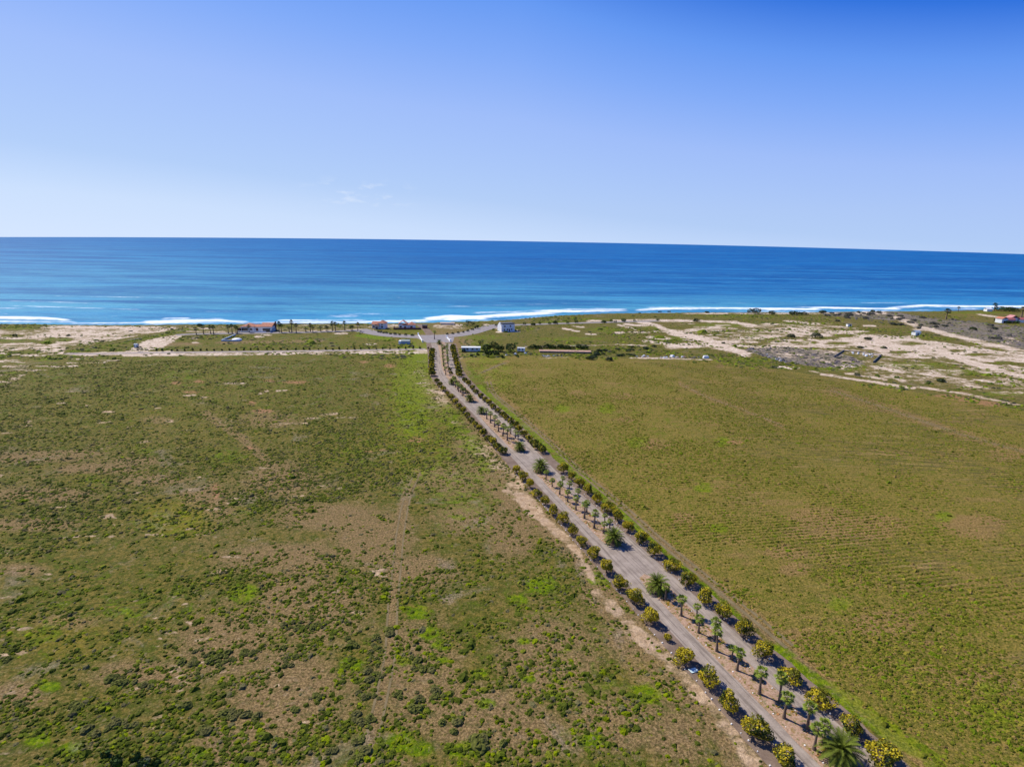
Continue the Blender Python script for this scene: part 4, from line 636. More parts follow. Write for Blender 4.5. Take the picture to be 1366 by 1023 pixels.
# ------------------------------------------------------------------ ground cover: uncountable tufts
def dome_tpl(seed, n=7):
    r = np.random.default_rng(seed); a = np.arange(n)*2*pi/n; r0 = r.uniform(.75, 1.2, n); r1_ = r.uniform(.4, .75, n)
    V = [np.stack([np.cos(a)*r0, np.sin(a)*r0, np.full(n, -.05)], -1), np.stack([np.cos(a+.3)*r1_, np.sin(a+.3)*r1_, r.uniform(.45, .95, n)], -1), np.array([[r.uniform(-.2, .2), r.uniform(-.2, .2), r.uniform(.8, 1.1)]])]
    V = np.concatenate(V); F_ = []
    for j in range(n):
        k = (j+1) % n; F_ += [(j, k, n+k), (j, n+k, n+j), (n+j, n+k, 2*n)]
    return V, np.array(F_)
def scatter(name, P, size, hgt, cols, mat, ang=None):
    tp = [dome_tpl(k) for k in range(9)]; which = rng.integers(0, 9, len(P)); VV = []; FF = []; CC = []; off = 0
    ang = rng.uniform(0, 6.28, len(P)) if ang is None else ang; el = rng.uniform(.8, 1.6, len(P))
    for k in range(9):
        s = which == k; n = s.sum(); V, Fc = tp[k]; x = V[None, :, 0]*size[s, None]*el[s, None]; y = V[None, :, 1]*size[s, None]; ca = np.cos(ang[s])[:, None]; sa_ = np.sin(ang[s])[:, None]
        W_ = np.stack([x*ca-y*sa_+P[s, 0, None], x*sa_+y*ca+P[s, 1, None], np.broadcast_to(V[None, :, 2]*hgt[s, None], x.shape)], -1).reshape(-1, 3)
        FF.append((Fc[None]+(np.arange(n)*len(V))[:, None, None]+off).reshape(-1, 3)); VV.append(W_); CC.append(np.repeat(cols[s], len(V), 0)); off += len(W_)
    me = npmesh(name, np.concatenate(VV), np.concatenate(FF)); cattr(me, 'tc', np.concatenate([np.concatenate(CC), np.ones((off, 1))], 1)); return tag(obj(name, me, None, [mat]), kind='stuff')
m, nt, b, N, L = newmat('tuft_leaf'); g = G(nt); a_ = g.attr('tc')[4]; P = N('ShaderNodeNewGeometry').outputs['Position']; hs = N('ShaderNodeHueSaturation'); hs.inputs['Saturation'].default_value = 1.1; L(a_, hs.inputs['Color']); L(g.step(g.noise(P, 9, 3, .7), .3, .7, .6, 1.45), hs.inputs['Value']); L(hs.outputs[0], b.inputs['Base Color']); b.inputs['Roughness'].default_value = .9; b.inputs['Specular IOR Level'].default_value = .1
bp = N('ShaderNodeBump'); bp.inputs['Distance'].default_value = .15; L(g.noise(P, 6, 4, .7), bp.inputs['Height']); L(bp.outputs[0], b.inputs['Normal']); tuft_m = m
def cand(n, rmin, rmax, a0, a1, pw=1.35):
    u = rng.random(n); r = (rmin**(2-pw)+(rmax**(2-pw)-rmin**(2-pw))*u)**(1/(2-pw)); a = np.radians(rng.uniform(a0, a1, n)); return np.stack([r*np.sin(a), r*np.cos(a), np.zeros(n)], -1)
def lookup(P):   # photo position of a ground point, and the strength of the painted layers there
    return proj(P)
XL = lambda y: np.interp(y, YS, X1-4.2); XR = lambda y: np.interp(y, YS, X4+4.4)
P = cand(150000, 60, 420, -48, 30, 1.3); px, py = lookup(P)
keep = (P[:, 0] < XL(P[:, 1])) & (px > -60) & (px < 1420) & (py < 1070) & (py > 482)
ca_, sa_ = cos(radians(35)), sin(radians(35)); u_ = P[:, 0]*ca_+P[:, 1]*sa_; v_ = -P[:, 0]*sa_+P[:, 1]*ca_
n1 = fbm(u_*.05, v_*.16, 4, 31); n2 = fbm(P[:, 0]*.45, P[:, 1]*.45, 3, 41); leftness = 1-sm(430, 620, px)*(.45)
dens = sm(.42, .62, .55*n1+.45*n2)*leftness; keep &= rng.random(len(P)) < dens*.95+.03
snd = Field(px, py)
for st, w, *p in ((1, 7, (675, 650), (697, 664), (723, 690), (770, 735), (800, 792), (830, 822), (860, 858), (925, 915), (982, 980), (1008, 1016)), (1, 4, (557, 630), (539, 680), (524, 805), (520, 872), (508, 930), (490, 1030))): snd.line(st, w, *p)
keep &= rng.random(len(P)) > snd.a*.9
P = P[keep]; n1 = n1[keep]; px = px[keep]; n = len(P); print('left tufts', n)
rr_ = np.hypot(P[:, 0], P[:, 1]); sz = rng.lognormal(-1.22, .38, n)*(1-.2*sm(150, 300, rr_)); hg = sz*rng.uniform(.4, .8, n)
base = np.array([[.06, .074, .012], [.08, .1, .014], [.12, .13, .02], [.11, .1, .045], [.14, .17, .015]]); cc = base[rng.choice(5, n, p=[.34, .3, .16, .1, .1])]*rng.uniform(.75, 1.3, (n, 1)); cc *= (1+.05*sm(140, 300, rr_))[:, None]
scatter('scrub_cover', P, sz, hg*(1-.35*sm(150, 300, rr_)), cc, tuft_m)
P = cand(120000, 170, 440, -48, 10, 1.1); px, py = lookup(P); keep = (P[:, 0] < XL(P[:, 1])) & (px > -60) & (px < 1420) & (py > 481)
keep &= rng.random(len(P)) < (.12+.5*sm(.42, .66, .7*fbm(P[:, 0]*.16, P[:, 1]*.16, 4, 61)+.3*fbm(P[:, 0]*.02, P[:, 1]*.02, 3, 63)))*(1-.5*sm(420, 560, px)); P = P[keep]; n = len(P); print('far tufts', n); sz = rng.lognormal(-1.05, .35, n)
base = np.array([[.06, .072, .013], [.08, .096, .016], [.115, .125, .02], [.095, .085, .035]]); scatter('far_scrub_cover', P, sz, sz*rng.uniform(.4, .75, n), base[rng.integers(0, 4, n)]*rng.uniform(.8, 1.25, (n, 1)), tuft_m)
P = cand(210000, 60, 430, -12, 48, 1.3); px, py = lookup(P); keep = (P[:, 0] > XR(P[:, 1])+3) & (px > -60) & (px < 1420) & (py < 1070) & (py > 484+np.maximum(0, px-950)*.155)
ry = P[:, 1]*cos(ROWA)-P[:, 0]*sin(ROWA); rx = P[:, 0]*cos(ROWA)+P[:, 1]*sin(ROWA); n1 = fbm(P[:, 0]*.06, P[:, 1]*.06, 4, 77); rowed = sm(.4, .55, fbm(P[:, 0]*.012, P[:, 1]*.012, 2, 91)+(px-1100)*.0006)
keep &= rng.random(len(P)) < sm(.3, .65, n1)*.8+.1
ry2 = np.where(rng.random(len(P)) < rowed, np.round(ry/1.5)*1.5+rng.normal(0, .16, len(P)), ry); P[:, 0] = rx*cos(ROWA)-ry2*sin(ROWA); P[:, 1] = rx*sin(ROWA)+ry2*cos(ROWA)
keep &= (P[:, 0] > XR(P[:, 1])+2)
P = P[keep]; rowed = rowed[keep]; n = len(P); print('right tufts', n); sz = rng.lognormal(-1.45, .35, n); hg = sz*rng.uniform(.4, .8, n)
base = np.array([[.085, .093, .014], [.12, .128, .02], [.19, .165, .035], [.19, .135, .05], [.12, .16, .018]]); cc = base[rng.choice(5, n, p=[.28, .3, .16, .14, .12])]*rng.uniform(.75, 1.25, (n, 1))
scatter('field_cover', P, sz, hg, cc, tuft_m, ang=ROWA+rng.normal(0, .5, n))
# coarse scrub of the coastal flats
P = cand(60000, 330, 900, -47, 47, 1.6); px, py = lookup(P); az = np.arctan2(P[:, 0], P[:, 1]); rr = np.hypot(P[:, 0], P[:, 1]); f_ = Field(px, py); keep = (px > -60) & (px < 1420) & (rr < shore_r(az)-3) & ((py < 484) | ((px > 950) & (py < 484+(px-950)*.155))) & ~((px > 550) & (px < 612)) & (py < 480+np.maximum(0, px-900)*.2)
for a in ([(478, 439.5), (510, 446.2), (560, 449.3), (612, 446.8), (640, 440), (668, 433.5)], [(235, 447), (478, 441)], [(664, 434), (790, 430.5), (880, 428)], [(88, 471.5), (574, 465.6)], [(70, 440), (74, 461), (73, 467), (118, 472.5)], [(897, 443), (920, 448.5), (961, 460), (995, 472.5)], [(895, 462), (982, 467)], [(1159, 451), (1189, 459), (1262, 474), (1310, 488), (1366, 503)], [(1197, 423.5), (1226, 436), (1262, 445.5), (1366, 469.6)], [(941, 454.4), (1100, 462)]): f_.line(1, 6, *a, ay=2.4)
band = Field(px, py); band.line(1, 5, (85, 469), (120, 466), (150, 461), (200, 450), (250, 439), ay=2.6, soft=.6); band.line(1, 30, (0, 436), (45, 435), ay=2.5); band.line(1, 30, (60, 480), ay=4); band.line(1, 14, (30, 486), ay=3); band.line(.8, 60, (1000, 421), (1080, 424), ay=2.5)
for a in ([(120, 445), (30, 460)], [(200, 455), (150, 440)], [(1100, 452), (1220, 462)], [(1260, 468), (1330, 476)]): f_.line(.8, 50, *a, ay=8)
n1 = fbm(P[:, 0]*.02, P[:, 1]*.045, 4, 55); gz = inpoly(px, py, [(1090, 416), (1200, 417), (1366, 436), (1366, 466), (1250, 441), (1100, 421)]) | inpoly(px, py, [(990, 466), (1040, 462), (1110, 472), (1150, 480), (1140, 490), (1090, 490), (1030, 480)]); keep &= rng.random(len(P)) < np.maximum((sm(.45, .62, n1)*.75+.04+gz*.35)*(1-f_.a), band.a)
P = P[keep]; gz = gz[keep]; n = len(P); print('coast tufts', n); sz = rng.lognormal(-.35, .4, n); base = np.array([[.06, .08, .016], [.09, .115, .02], [.14, .16, .025], [.075, .075, .04], [.15, .19, .025]]); cc = base[rng.choice(5, n)]; gcol = np.array([[.1, .085, .085], [.08, .08, .055], [.14, .12, .12]])[rng.integers(0, 3, n)]
cc = np.where((gz & (rng.random(n) < .75))[:, None], gcol, cc)*rng.uniform(.75, 1.25, (n, 1)); scatter('coastal_scrub', P, sz, sz*rng.uniform(.35, .7, n), cc, tuft_m, ang=rng.normal(0, .4, n))
# median ground cover and green verge
ys = rng.uniform(60, 240, 9000); u = rng.random(9000); xa = np.interp(ys, YS, X2); xb = np.interp(ys, YS, X3); P = np.stack([xa+(xb-xa)*(.1+.8*u), ys, np.full(9000, .05)], -1)
ok = np.zeros(9000, bool)
for y0, y1 in cuts: ok |= (ys > y0+2) & (ys < y1-2)
ok &= rng.random(9000) < sm(.42, .6, fbm(P[:, 0]*.5, P[:, 1]*.5, 3, 3)); P = P[ok]; n = len(P); sz = rng.lognormal(-1.6, .3, n)
base = np.array([[.25, .15, .03], [.16, .15, .03], [.1, .11, .03], [.3, .16, .08]]); scatter('median_cover', P, sz, sz*.5+.08, base[rng.integers(0, 4, n)]*rng.uniform(.8, 1.2, (n, 1)), tuft_m)

# ------------------------------------------------------------------ white stones along the lanes
stone = simple('painted_stone', (.72, .7, .66), .8, .12, 9); sm_me = []
for k in range(3):
    random.seed(k); mb = MB(); n = 6; mb.v = [(cos(j*pi/3)*random.uniform(.8, 1.1), sin(j*pi/3)*random.uniform(.8, 1.1), -.2) for j in range(n)]+[(cos(j*pi/3)*random.uniform(.6, .8), sin(j*pi/3)*random.uniform(.6, .8), random.uniform(.6, .9)) for j in range(n)]
    mb.f = [(j, (j+1) % n, n+(j+1) % n, n+j) for j in range(n)]+[tuple(range(n, 2*n))]; mb.m = [0]*len(mb.f); me = mb.mesh('edging_stone'); me.materials.append(stone); sm_me.append(me)
random.seed(3); cnt = 0
for XX, off, nm in ((X1, -3.7, 'left planting strip'), (X2, .35, 'left side of the median'), (X3, -.35, 'right side of the median'), (X4, .7, 'right planting strip')):
    y = 64
    while y < 185 and cnt < 280:
        y += random.uniform(1.3, 3.2)*(1 if off < -1 or off == .7 else 1.2); inm = off in (.7, -3.7) or any(a+1 < y < b_-1 for a, b_ in cuts)
        if not inm: continue
        o = bpy.data.objects.new('edging_stone', random.choice(sm_me)); COL.objects.link(o); s_ = random.uniform(.1, .19); o.location = (np.interp(y, YS, XX)+off+random.gauss(0, .12), y, .06); o.scale = (s_, s_, s_); cnt += 1
        tag(o, f'small white painted edging stone along the {nm} of the avenue', 'stone', f'white stones along the {nm}')
# pale board lying in the left strip
mb = MB(); mb.box(-.75, .75, -.5, .5, .05, .16, 0, rz=.4); mb.box(-.8, -.7, -.5, .5, .16, .24, 0, rz=.4)
p = un(929.5, 894.5); o = mb.build('board', simple('pale_panel', (.55, .68, .66), .5)); o.location = (p[0]-.6, p[1], 0); tag(o, 'pale turquoise flat board lying between two shrubs beside the left lane', 'board')

# ------------------------------------------------------------------ buildings
white = simple('white_render', (.78, .78, .78), .85, .05, .6); cream = simple('cream_render', (.66, .6, .52), .85, .07, .6); terra = simple('terracotta_tile', (.42, .17, .1), .85, .22, 1.2, .4); darkroof = simple('dark_roof', (.08, .085, .09), .8, .2, 1); glass = simple('dark_glass', (.03, .035, .045), .15, .2, 1, spec=.6)
wroof = simple('white_metal', (.8, .8, .8), .4, .05, 1); bluewall = simple('blue_grey_wall', (.33, .4, .47), .8, .1, .5); redwall = simple('oxblood_wall', (.16, .07, .055), .9, .2, .8); pinkw = simple('pink_render', (.58, .33, .44), .8, .1, 1); concrete = simple('dark_block', (.17, .16, .15), .9, .3, 1.5); brickroof = simple('rust_sheet', (.36, .22, .16), .9, .25, .6); rubble_m = simple('rubble', (.5, .48, .45), .9, .35, 1.5, .5)
def house(name, px, py, rz, lab, cat='house', group=None):
    p = un(px, py); return tag(empty(name, (p[0], p[1], 0), rz), lab, cat, group)
def win(e, x0, x1, y, z0, z1, mat=glass, nm='window', axis='x'):
    mb = MB()
    if axis == 'x': mb.box(x0, x1, y-.06, y+.1, z0, z1)
    else: mb.box(y-.1, y+.06, x0, x1, z0, z1)
    o = mb.build(nm, mat, e)
    if nm == 'window':
        f = MB(); 
        if axis == 'x': f.box(x0-.12, x1+.12, y-.12, y+.05, z0-.16, z0-.003)
        else: f.box(y-.12, y+.05, x0-.12, x1+.12, z0-.16, z0-.003)
        f.build('sill', white, o)
    return o
def wallbox(e, *b_, mat=white, nm='wall'): mb = MB(); mb.box(*b_); return mb.build(nm, mat, e)
# white two-storey house
e = house('white_house', 678, 442.3, .42, 'white two-storey house with a flat dark roof alone beside the right-hand coast road')
wallbox(e, -5.8, 5.8, 0, 8, -.2, 6.2); mb = MB(); mb.box(-5.9, 5.9, 0, 8.1, 6.2, 6.45); mb.box(-5.4, 5.9, .4, 7.7, 6.45, 7.0); mb.build('roof', darkroof, e)
mb = MB(); mb.box(-6.4, -5.803, -.3, 8.3, -.2, 4.6); mb.box(-6.4, -5.803, 1.0, 6.8, 4.6, 6.1); mb.box(-6.4, -5.803, 2.6, 5.2, 6.1, 7.4); mb.build('stepped_gable', white, e)
for x in (-3.8, 1.4): win(e, x, x+1.2, 0, 3.9, 5.1)
for x in (-4.2, -1.2, 2.6): win(e, x, x+1.1, 0, 1.1, 2.3)
win(e, .6, 1.6, 0, .02, 2.2, nm='door', mat=redwall)
# red-roofed house by the shore
e = house('red_roofed_house', 341.5, 442.4, .05, 'wide low house with two terracotta roofs and dark arches near the left shore')
wallbox(e, -12.5, -2, 2, 12, -.2, 3.6); wallbox(e, -1.997, 4, 3, 11, -.2, 3.3, nm='link_wall'); wallbox(e, 4.003, 12.5, .5, 12, -.2, 3.9, nm='garage_wall')
mb = MB(); mb.hip(-12.5, -2, 2, 12, 3.6, 6.1); mb.build('roof', terra, e); mb = MB(); mb.gable(-1.5, 3.4, 3, 11, 3.3, 4.9, 'x', .3); mb.build('roof', terra, e); mb = MB(); mb.gable(4, 12.5, .5, 12, 3.9, 6.4, 'x', .5); mb.build('roof', terra, e)
mb = MB(); mb.box(12.6, 13.5, 8, 9.0, -.1, 7.0); mb.box(12.5, 13.6, 7.9, 9.1, 7.0, 7.25); mb.build('chimney', redwall, e)
win(e, -12, -7, 2, .05, 2.7, nm='garage_door'); win(e, -5.6, -3.6, 2, .8, 2.3); win(e, -1, .8, 3, .05, 2.5, nm='door', mat=redwall); win(e, 5.2, 11.4, .5, .05, 2.6, nm='garage_door')
mb = MB(); mb.box(12.8, 13.2, -5, 7.5, -.1, 2.2); mb.build('side_wall', bluewall, e); mb = MB(); mb.box(-14, -12.8, -.5, 9, 0, 2.8); mb.build('porch_wall', redwall, e); mb = MB(); mb.box(-13, 9, -3.4, -3.1, -.1, .9); mb.build('garden_wall', white, e)
# two villas on the ring-road island
e = house('villa', 504, 438.6, -.1, 'orange-roofed cream villa at the left end of the ring road island')
wallbox(e, -5.5, 0, 1, 8, -.2, 3.6, mat=cream); wallbox(e, .003, 6, 0, 8, -.2, 4.6, mat=white, nm='tower_wall'); mb = MB(); mb.gable(-5.5, -.1, 1, 8, 3.6, 5.6, 'x'); mb.build('roof', terra, e); mb = MB(); mb.hip(0, 6, 0, 8, 4.6, 7.0); mb.build('roof', terra, e); wallbox(e, -1.5, 1.5, -3, -.003, -.1, 3.0, mat=cream, nm='porch_wall'); mb = MB(); mb.gable(-1.5, 1.5, -3, -.1, 3, 4.2, 'y', .3); mb.build('porch_roof', terra, e)
win(e, -1, 1, -3, .05, 2.3, nm='door'); win(e, 3, 4.6, 0, .9, 2.4); win(e, -4.6, -3, 1, .9, 2.4); win(e, 3.2, 4.4, 0, 3.1, 4.1)
e = house('villa', 542, 438.8, .12, 'white villa with several clay-red gables and a dark red wall round its foot')
wallbox(e, -6.5, 1, 2, 9, -.2, 3.8); wallbox(e, 1.003, 7.5, 0, 8, -.2, 3.3, nm='wing_wall'); mb = MB(); mb.gable(-6.5, .8, 2, 9, 3.8, 6.6, 'y', .4); mb.build('roof', terra, e); mb = MB(); mb.hip(1.4, 7.5, 0, 8, 3.3, 5.6); mb.build('roof', terra, e); wallbox(e, -3.2, 1.4, -1.2, 1.997, -.2, 3.1, nm='porch_wall'); mb = MB(); mb.gable(-3.2, 1.2, -1.2, 1.8, 3.1, 4.6, 'y', .3); mb.build('porch_roof', terra, e)
win(e, -1.8, 0, -1.2, .05, 2.3, nm='door'); win(e, 3.4, 5.4, 0, .9, 2.4); win(e, -5.6, -4, 2, .9, 2.4)
mb = MB(); mb.box(-10.5, 11.5, -4.2, -3.9, -.1, 1.6); mb.box(-10.5, -10.2, -3.897, 8, -.1, 1.6); mb.box(11.2, 11.5, -3.897, 6, -.1, 1.6); mb.build('garden_wall', redwall, e)
# small things on the flats
e = house('kiosk', 566.5, 438.2, 0, 'small dark kiosk on the red-brown path beside the villa', 'kiosk'); wallbox(e, -2, 2, 0, 3, -.1, 2.4, mat=redwall); mb = MB(); mb.gable(-2, 2, 0, 3, 2.4, 3.2, 'x', .3); mb.build('roof', darkroof, e)
e = house('low_pavilion', 596.5, 433.2, 0, 'low pinkish flat pavilion on bare ground inside the ring road', 'pavilion'); wallbox(e, -6, 6, 0, 5, -.1, 1.4, mat=cream); mb = MB(); mb.box(-6.6, 6.6, -.5, 5.5, 1.4, 1.6); mb.build('roof', simple('pink_slab', (.45, .33, .27), .9), e)
for (a, b_), lab in ((((558, 447.3), (563.8, 456.8)), 'low white gate wall left of the avenue entrance'), (((596, 450.8), (601, 456)), 'low white gate wall right of the avenue entrance')):
    A_ = un(*a); B_ = un(*b_); d = B_-A_; ln = hypot(d[0], d[1]); e = tag(empty('gate_wall', (A_[0], A_[1], 0), atan2(d[1], d[0])), lab, 'wall', 'entrance gate walls')
    mb = MB(); mb.box(0, ln, -.2, .2, -.1, 1.1); mb.build('wall', white, e)
    for xx in (0, ln): mb = MB(); mb.box(xx-.5, xx+.5, -.5, .5, -.1, 1.9); mb.box(xx-.6, xx+.6, -.6, .6, 1.9, 2.05); mb.build('pillar', white, e)
def lwall(name, pts, h, w, mat, lab, cat='wall'):
    W_ = unl(pts); e = tag(empty(name, (W_[0][0], W_[0][1], 0)), lab, cat)
    for a, b_ in zip(W_[:-1], W_[1:]):
        d = b_-a; ln = hypot(d[0], d[1])-w/2-.005; mb = MB(); mb.box(0, ln, -w/2, w/2, -.1, h, 0, rz=atan2(d[1], d[0]), c=(a[0]-W_[0][0], a[1]-W_[0][1])); mb.build('wall', mat, e)
    return e
lwall('enclosure', [(314, 447.5), (295.5, 455.2), (320.5, 455.6)], 1.1, .7, bluewall, 'blue-grey V-shaped low wall enclosing the white tank on the grass')
def dome(name, px, py, rx, ry, h, mat, lab, cat, mat2=None):
    p = un(px, py); e = tag(empty(name, (p[0], p[1], 0)), lab, cat); mb = MB(); n = 14; rings = 5
    for k in range(rings):
        t_ = k/(rings-1)*pi/2*.92; mb.v += [(cos(j*2*pi/n)*rx*cos(t_), sin(j*2*pi/n)*ry*cos(t_), h*.35+h*.65*sin(t_)) for j in range(n)]
    for k in range(rings-1): mb.f += [(k*n+j, k*n+(j+1) % n, (k+1)*n+(j+1) % n, (k+1)*n+j) for j in range(n)]
    mb.f.append(tuple((rings-1)*n+j for j in range(n))); mb.m = [0]*len(mb.f); mb.build('cover', mat, e, True); mb = MB(); mb.tube([(0, 0, -.1), (0, 0, h*.35)], [1, 1], n)
    mb.v = [(a*rx*1.02, b_*ry*1.02, c_) for a, b_, c_ in mb.v]; mb.build('wall', mat2 or mat, e); return e
dome('water_tank', 316, 454.3, 3.6, 3, 1.9, wroof, 'white round-topped water tank inside the V-shaped blue-grey wall', 'tank', bluewall)
e = house('grey_shed', 539, 459.3, 0, 'small grey-green shed with a white end on the grass by the south road', 'shed'); wallbox(e, -2.2, 4, 0, 4, -.1, 2.2, mat=bluewall); wallbox(e, -4, -2.203, 0, 4, -.1, 2.4, mat=white, nm='end_wall'); mb = MB(); mb.gable(-2.0, 4, 0, 4, 2.2, 3.1, 'x', .2); mb.build('roof', simple('grey_green_roof', (.25, .3, .28), .7), e)
e = house('blue_hut', 181, 463.5, 0, 'tiny blue and white hut left of the small dark tree on the south road', 'hut'); wallbox(e, -1.1, 1.1, 0, 1.8, -.1, 1.9, mat=bluewall); mb = MB(); mb.gable(-1.1, 1.1, 0, 1.8, 1.9, 2.4, 'x', .15); mb.build('roof', bluewall, e); win(e, -.4, .4, 0, .05, 1.7, nm='door', mat=white)
# mobile home
e = house('mobile_home', 628.2, 469.3, .03, 'long low white-roofed mobile home beside the head of the avenue', 'mobile home'); wallbox(e, -6.3, 6.3, 0, 4, .35, 2.9, mat=simple('shade_tinted_siding', (.5, .56, .62), .6)); mb = MB(); mb.gable(-6.3, 6.3, 0, 4, 2.9, 3.35, 'x', .35, .12); mb.build('roof', wroof, e)  # bluish shade of the white walls is mixed into the siding colour
for x in (-5.2, -3, .6, 3.6): win(e, x, x+1.1, 0, 1.3, 2.3)
win(e, -1.2, -.3, 0, .36, 2.4, nm='door', mat=white); mb = MB(); mb.box(-6.1, 6.1, .15, 3.85, -.1, .345); mb.build('skirting', concrete, e)
e = house('white_trailer', 695, 469.5, -.1, 'small white trailer between the grey-green tree and the long shed', 'trailer'); mb = MB(); mb.box(-2.6, 2.6, 0, 2.3, .5, 2.7); mb.build('body', wroof, e); mb = MB(); mb.box(-2.7, 2.7, -.1, 2.4, 2.7, 2.85); mb.build('roof', wroof, e); win(e, -1.8, -.6, 0, 1.4, 2.2); win(e, .6, 1.6, 0, 1.4, 2.2)
for x in (-1.2, 1.2): mb = MB(); mb.tube([(x, -.12, .35), (x, .12, .35)], [.35, .35], 12); mb.f.append(tuple(range(11, -1, -1))); mb.m.append(0); mb.build('wheel', glass, e)
e = house('long_shed', 754, 471, -.01, 'very long low shed with a rust-red flat roof at the head of the right field', 'shed'); wallbox(e, -17.5, 17.5, 0, 5.5, -.1, 1.0, mat=concrete); mb = MB(); mb.box(-18, 18, -.3, 5.8, 1.0, 1.15); mb.build('roof', brickroof, e)
for x in np.arange(-17, 18, 4.2): mb = MB(); mb.box(x, x+.25, -.28, -.08, -.1, .998); mb.build('post', concrete, e)
# rubble and junk
def chunk(px, py, s_, mat, lab, group=None, nm='rubble_block', h=.6):
    random.seed(int(px*13+py)); p = un(px, py); mb = MB(); a = random.random()*3; n = 7; ring = [(cos(j*2*pi/n+a)*s_*random.uniform(.6, 1.2), sin(j*2*pi/n+a)*s_*.7*random.uniform(.6, 1.2)) for j in range(n)]
    mb.v = [(x, y, -.1) for x, y in ring]+[(x*.7, y*.7, s_*h*random.uniform(.7, 1.3)) for x, y in ring]; mb.f = [(j, (j+1) % n, n+(j+1) % n, n+j) for j in range(n)]+[tuple(range(n, 2*n))]; mb.m = [0]*(n+1)
    o = mb.build(nm, mat); o.location = (p[0], p[1], 0); return tag(o, lab, 'rubble', group)
random.seed(8)
for k in range(26):
    x = random.uniform(722, 752); y = random.uniform(472, 476.5); chunk(x, y, random.uniform(.4, 1.1), random.choice([rubble_m, concrete, white]), 'pale lump of rubble in the heap below the long red-brown shed', 'rubble below the long shed')
for k in range(34):
    x = random.uniform(842, 945); y = 475.5+random.uniform(-1.5, 1.2)+(x-842)*.02; chunk(x, y, random.uniform(.4, 1.2), random.choice([rubble_m, concrete, brickroof, white]), 'lump of junk in the line along the top edge of the right field', 'junk along the top of the right field', 'junk_pile')
for x, y, lab in ((676, 474.2, 'white slab on bare soil right of the grove'), (687, 472.5, 'white slab below the small white trailer'), (701, 471.5, 'pale heap right of the small white trailer')): chunk(x, y, 1.1, white, lab, None, 'white_slab')
for k in range(26):
    x = random.uniform(1005, 1050); y = 470+(x-1005)*.28+random.uniform(-2, 2); chunk(x, y, random.uniform(.5, 1.4), random.choice([rubble_m, concrete]), 'grey lump of rubble on the dark ground left of the ruined enclosure', 'rubble left of the enclosure')
for x, y, s_, lab in ((897, 476, 2.0, 'white rubble pile largest in the junk line of the right field'), (941, 477.5, 2.6, 'bluish white tarpaulin heap near the sand fork')): chunk(x, y, s_, white, lab, None, 'pale_pile')
# ruined enclosure
lwall('ruined_wall', [(1112.5, 476.5), (1126, 468)], 1.1, .4, concrete, 'dark left wall of the ruined enclosure on the right coast'); lwall('ruined_wall', [(1164.8, 484), (1175.3, 474.5)], 1.3, .4, concrete, 'dark right wall of the ruined enclosure on the right coast'); lwall('ruined_wall', [(1127, 468.2), (1150, 470), (1174, 473.8)], .5, .5, concrete, 'low back wall joining both ends of the ruined enclosure')
for k in range(22):
    x = random.uniform(1137, 1172); y = 471+(x-1137)*.13+random.uniform(-1.6, 2.2); chunk(x, y, random.uniform(.5, 1.1), white, 'white block scattered inside the ruined enclosure', 'white blocks in the ruined enclosure')
e = house('white_hut', 1224.5, 447.5, .3, 'lone grey and white hut on the sand of the right coast', 'hut'); wallbox(e, -3, 3, 0, 4, -.1, 2.6); mb = MB(); mb.gable(-3, 3, 0, 4, 2.6, 4, 'x', .3); mb.build('roof', bluewall, e); win(e, -.6, .6, 0, .05, 2, nm='door')
e = house('white_box_hut', 1133.4, 435.8, .1, 'small white box-shaped hut among green scrub, left of the lone hut', 'hut'); wallbox(e, -1.8, 1.8, 0, 3, -.1, 2.4); mb = MB(); mb.box(-2, 2, -.2, 3.2, 2.4, 2.55); mb.build('roof', darkroof, e); win(e, 0, 1.2, 0, .05, 2, nm='door')
e = house('beach_hut', 1320, 415.6, .1, 'white beach hut against the surf near the right edge', 'hut'); wallbox(e, -3.5, 3.5, 0, 5, -.1, 2.8); mb = MB(); mb.gable(-3.5, 3.5, 0, 5, 2.8, 4.2, 'x', .3); mb.build('roof', wroof, e)
e = house('farmhouse', 1342, 431, .25, 'white farmhouse with a pink side and red roof at the right edge'); wallbox(e, -6, 2, 0, 7, -.1, 4.2); wallbox(e, 2.003, 14, 1, 7, -.1, 3.0, mat=pinkw, nm='wing_wall'); mb = MB(); mb.gable(-6, 1.8, 0, 7, 4.2, 6, 'y', .3); mb.build('roof', terra, e); mb = MB(); mb.gable(2.3, 14, 1, 7, 3, 4.8, 'x', .3); mb.build('roof', simple('bright_red_tile', (.36, .11, .1), .8, .2, 1), e); win(e, 4, 6, 1, .8, 2.1); win(e, -3.4, -1.6, 0, .05, 2.2, nm='door')
e = house('gabled_house', 1353, 430, -.1, 'white-gabled house with a pink roof behind the farmhouse'); wallbox(e, -4, 4, 0, 8, -.1, 4.4); mb = MB(); mb.gable(-4, 4, 0, 8, 4.4, 7, 'y', .3); mb.build('roof', simple('pink_tile', (.45, .2, .2), .8, .2, 1), e); win(e, -1, 1, 0, .05, 2.2, nm='door')
e = house('edge_house', 1365, 430.5, 0, 'low house with a red roof cut by the right edge'); wallbox(e, -5, 8, 0, 7, -.1, 3); mb = MB(); mb.gable(-5, 8, 0, 7, 3, 5, 'x', .3); mb.build('roof', bpy.data.materials['bright_red_tile'], e)

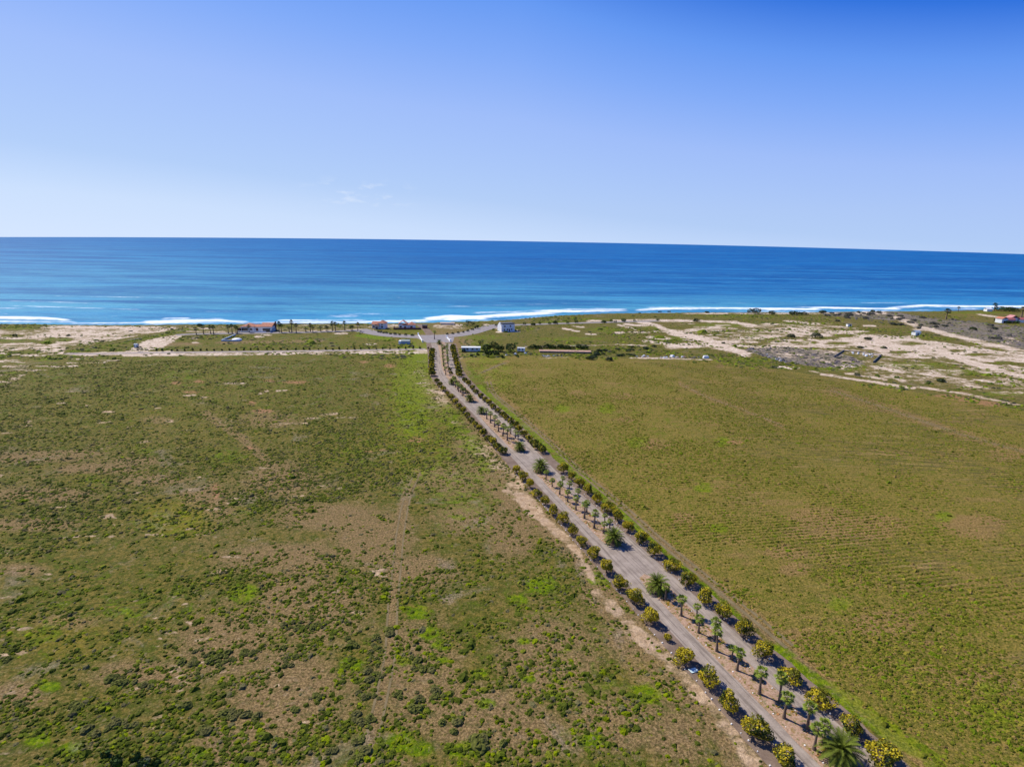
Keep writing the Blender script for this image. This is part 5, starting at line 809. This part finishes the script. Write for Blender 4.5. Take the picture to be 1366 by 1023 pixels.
# ------------------------------------------------------------------ light, sky
el, azs = radians(47), radians(142)    # the sun stands ahead and to the left
sd = Vector((cos(azs)*cos(el), sin(azs)*cos(el), sin(el))); sl = bpy.data.lights.new('sun', 'SUN'); sl.energy = 5.0; sl.angle = radians(.5); sl.color = (1, .945, .83)
so = bpy.data.objects.new('sun', sl); COL.objects.link(so); so.rotation_euler = sd.to_track_quat('Z', 'Y').to_euler()
w = bpy.data.worlds.new('World'); S.world = w; w.use_nodes = True; nt = w.node_tree; g = G(nt); N = nt.nodes.new; L = nt.links.new; bg = nt.nodes['Background']
tc = N('ShaderNodeTexCoord'); sp = N('ShaderNodeSeparateXYZ'); L(tc.outputs['Generated'], sp.inputs[0]); cb = N('ShaderNodeCombineXYZ'); L(sp.outputs[0], cb.inputs[0]); L(sp.outputs[1], cb.inputs[1]); L(g.math('MAXIMUM', sp.outputs[2], .05), cb.inputs[2])
sky = N('ShaderNodeTexSky'); sky.sky_type = 'NISHITA'; sky.sun_disc = False; sky.sun_elevation = el; sky.sun_rotation = atan2(sd.x, sd.y); sky.air_density = 1.0; sky.dust_density = .25; sky.ozone_density = 3.0; sky.altitude = 0
L(cb.outputs[0], sky.inputs[0])
# clear maritime air: the measured sky colours of the place, paler towards the sun and the horizon
z_ = g.math('MAXIMUM', sp.outputs[2], 0.); t_ = g.math('ADD', g.math('MULTIPLY', z_, 2.3), g.math('ADD', g.math('MULTIPLY', sp.outputs[0], .2), g.math('MULTIPLY', z_, g.math('MULTIPLY', g.math('MAXIMUM', sp.outputs[0], 0.), 1.15))))
cr_ = N('ShaderNodeValToRGB'); L(g.math('ADD', g.math('MULTIPLY', t_, .7), .2), cr_.inputs[0]); stops = [(-.16, (.63, .745, .97)), (0, (.55, .69, .955)), (.13, (.42, .58, .91)), (.41, (.335, .49, .93)), (.6, (.21, .39, .92)), (.76, (.12, .305, .88)), (.93, (.018, .155, .72)), (1.15, (.008, .09, .5))]
el_ = cr_.color_ramp.elements
for k, (p_, c_) in enumerate(stops):
    e_ = el_[k] if k < 2 else el_.new(.99); e_.position = p_*.7+.2; e_.color = (*c_, 1)
rad = g.mix(1., cr_.outputs[0], (6.9, 6.9, 6.9), 'MULTIPLY')
cn = g.noise(g.mapping(tc.outputs['Generated'], scale=(1, 1, 3.2)), 26, 5, .62)
def near(c0, s0, v): return g.step(g.math('ABSOLUTE', g.math('SUBTRACT', v, c0)), s0, s0*.2)
cl = g.math('MULTIPLY', g.math('MULTIPLY', near(-.24, .1, sp.outputs[0]), near(.066, .028, sp.outputs[2])), g.step(cn, .5, .68)); rad = g.mix(g.math('MULTIPLY', cl, .28), rad, (6.2, 6.4, 6.8))
c = g.mix(.07, rad, sky.outputs[0]); L(c, bg.inputs[0]); bg.inputs[1].default_value = .12
S.view_settings.view_transform = 'Standard'; S.view_settings.look = 'None'; S.view_settings.exposure = .3; S.view_settings.gamma = 1
S.render.resolution_x = 1024; S.render.resolution_y = 766
try: S.cycles.use_denoising = True
except Exception: pass
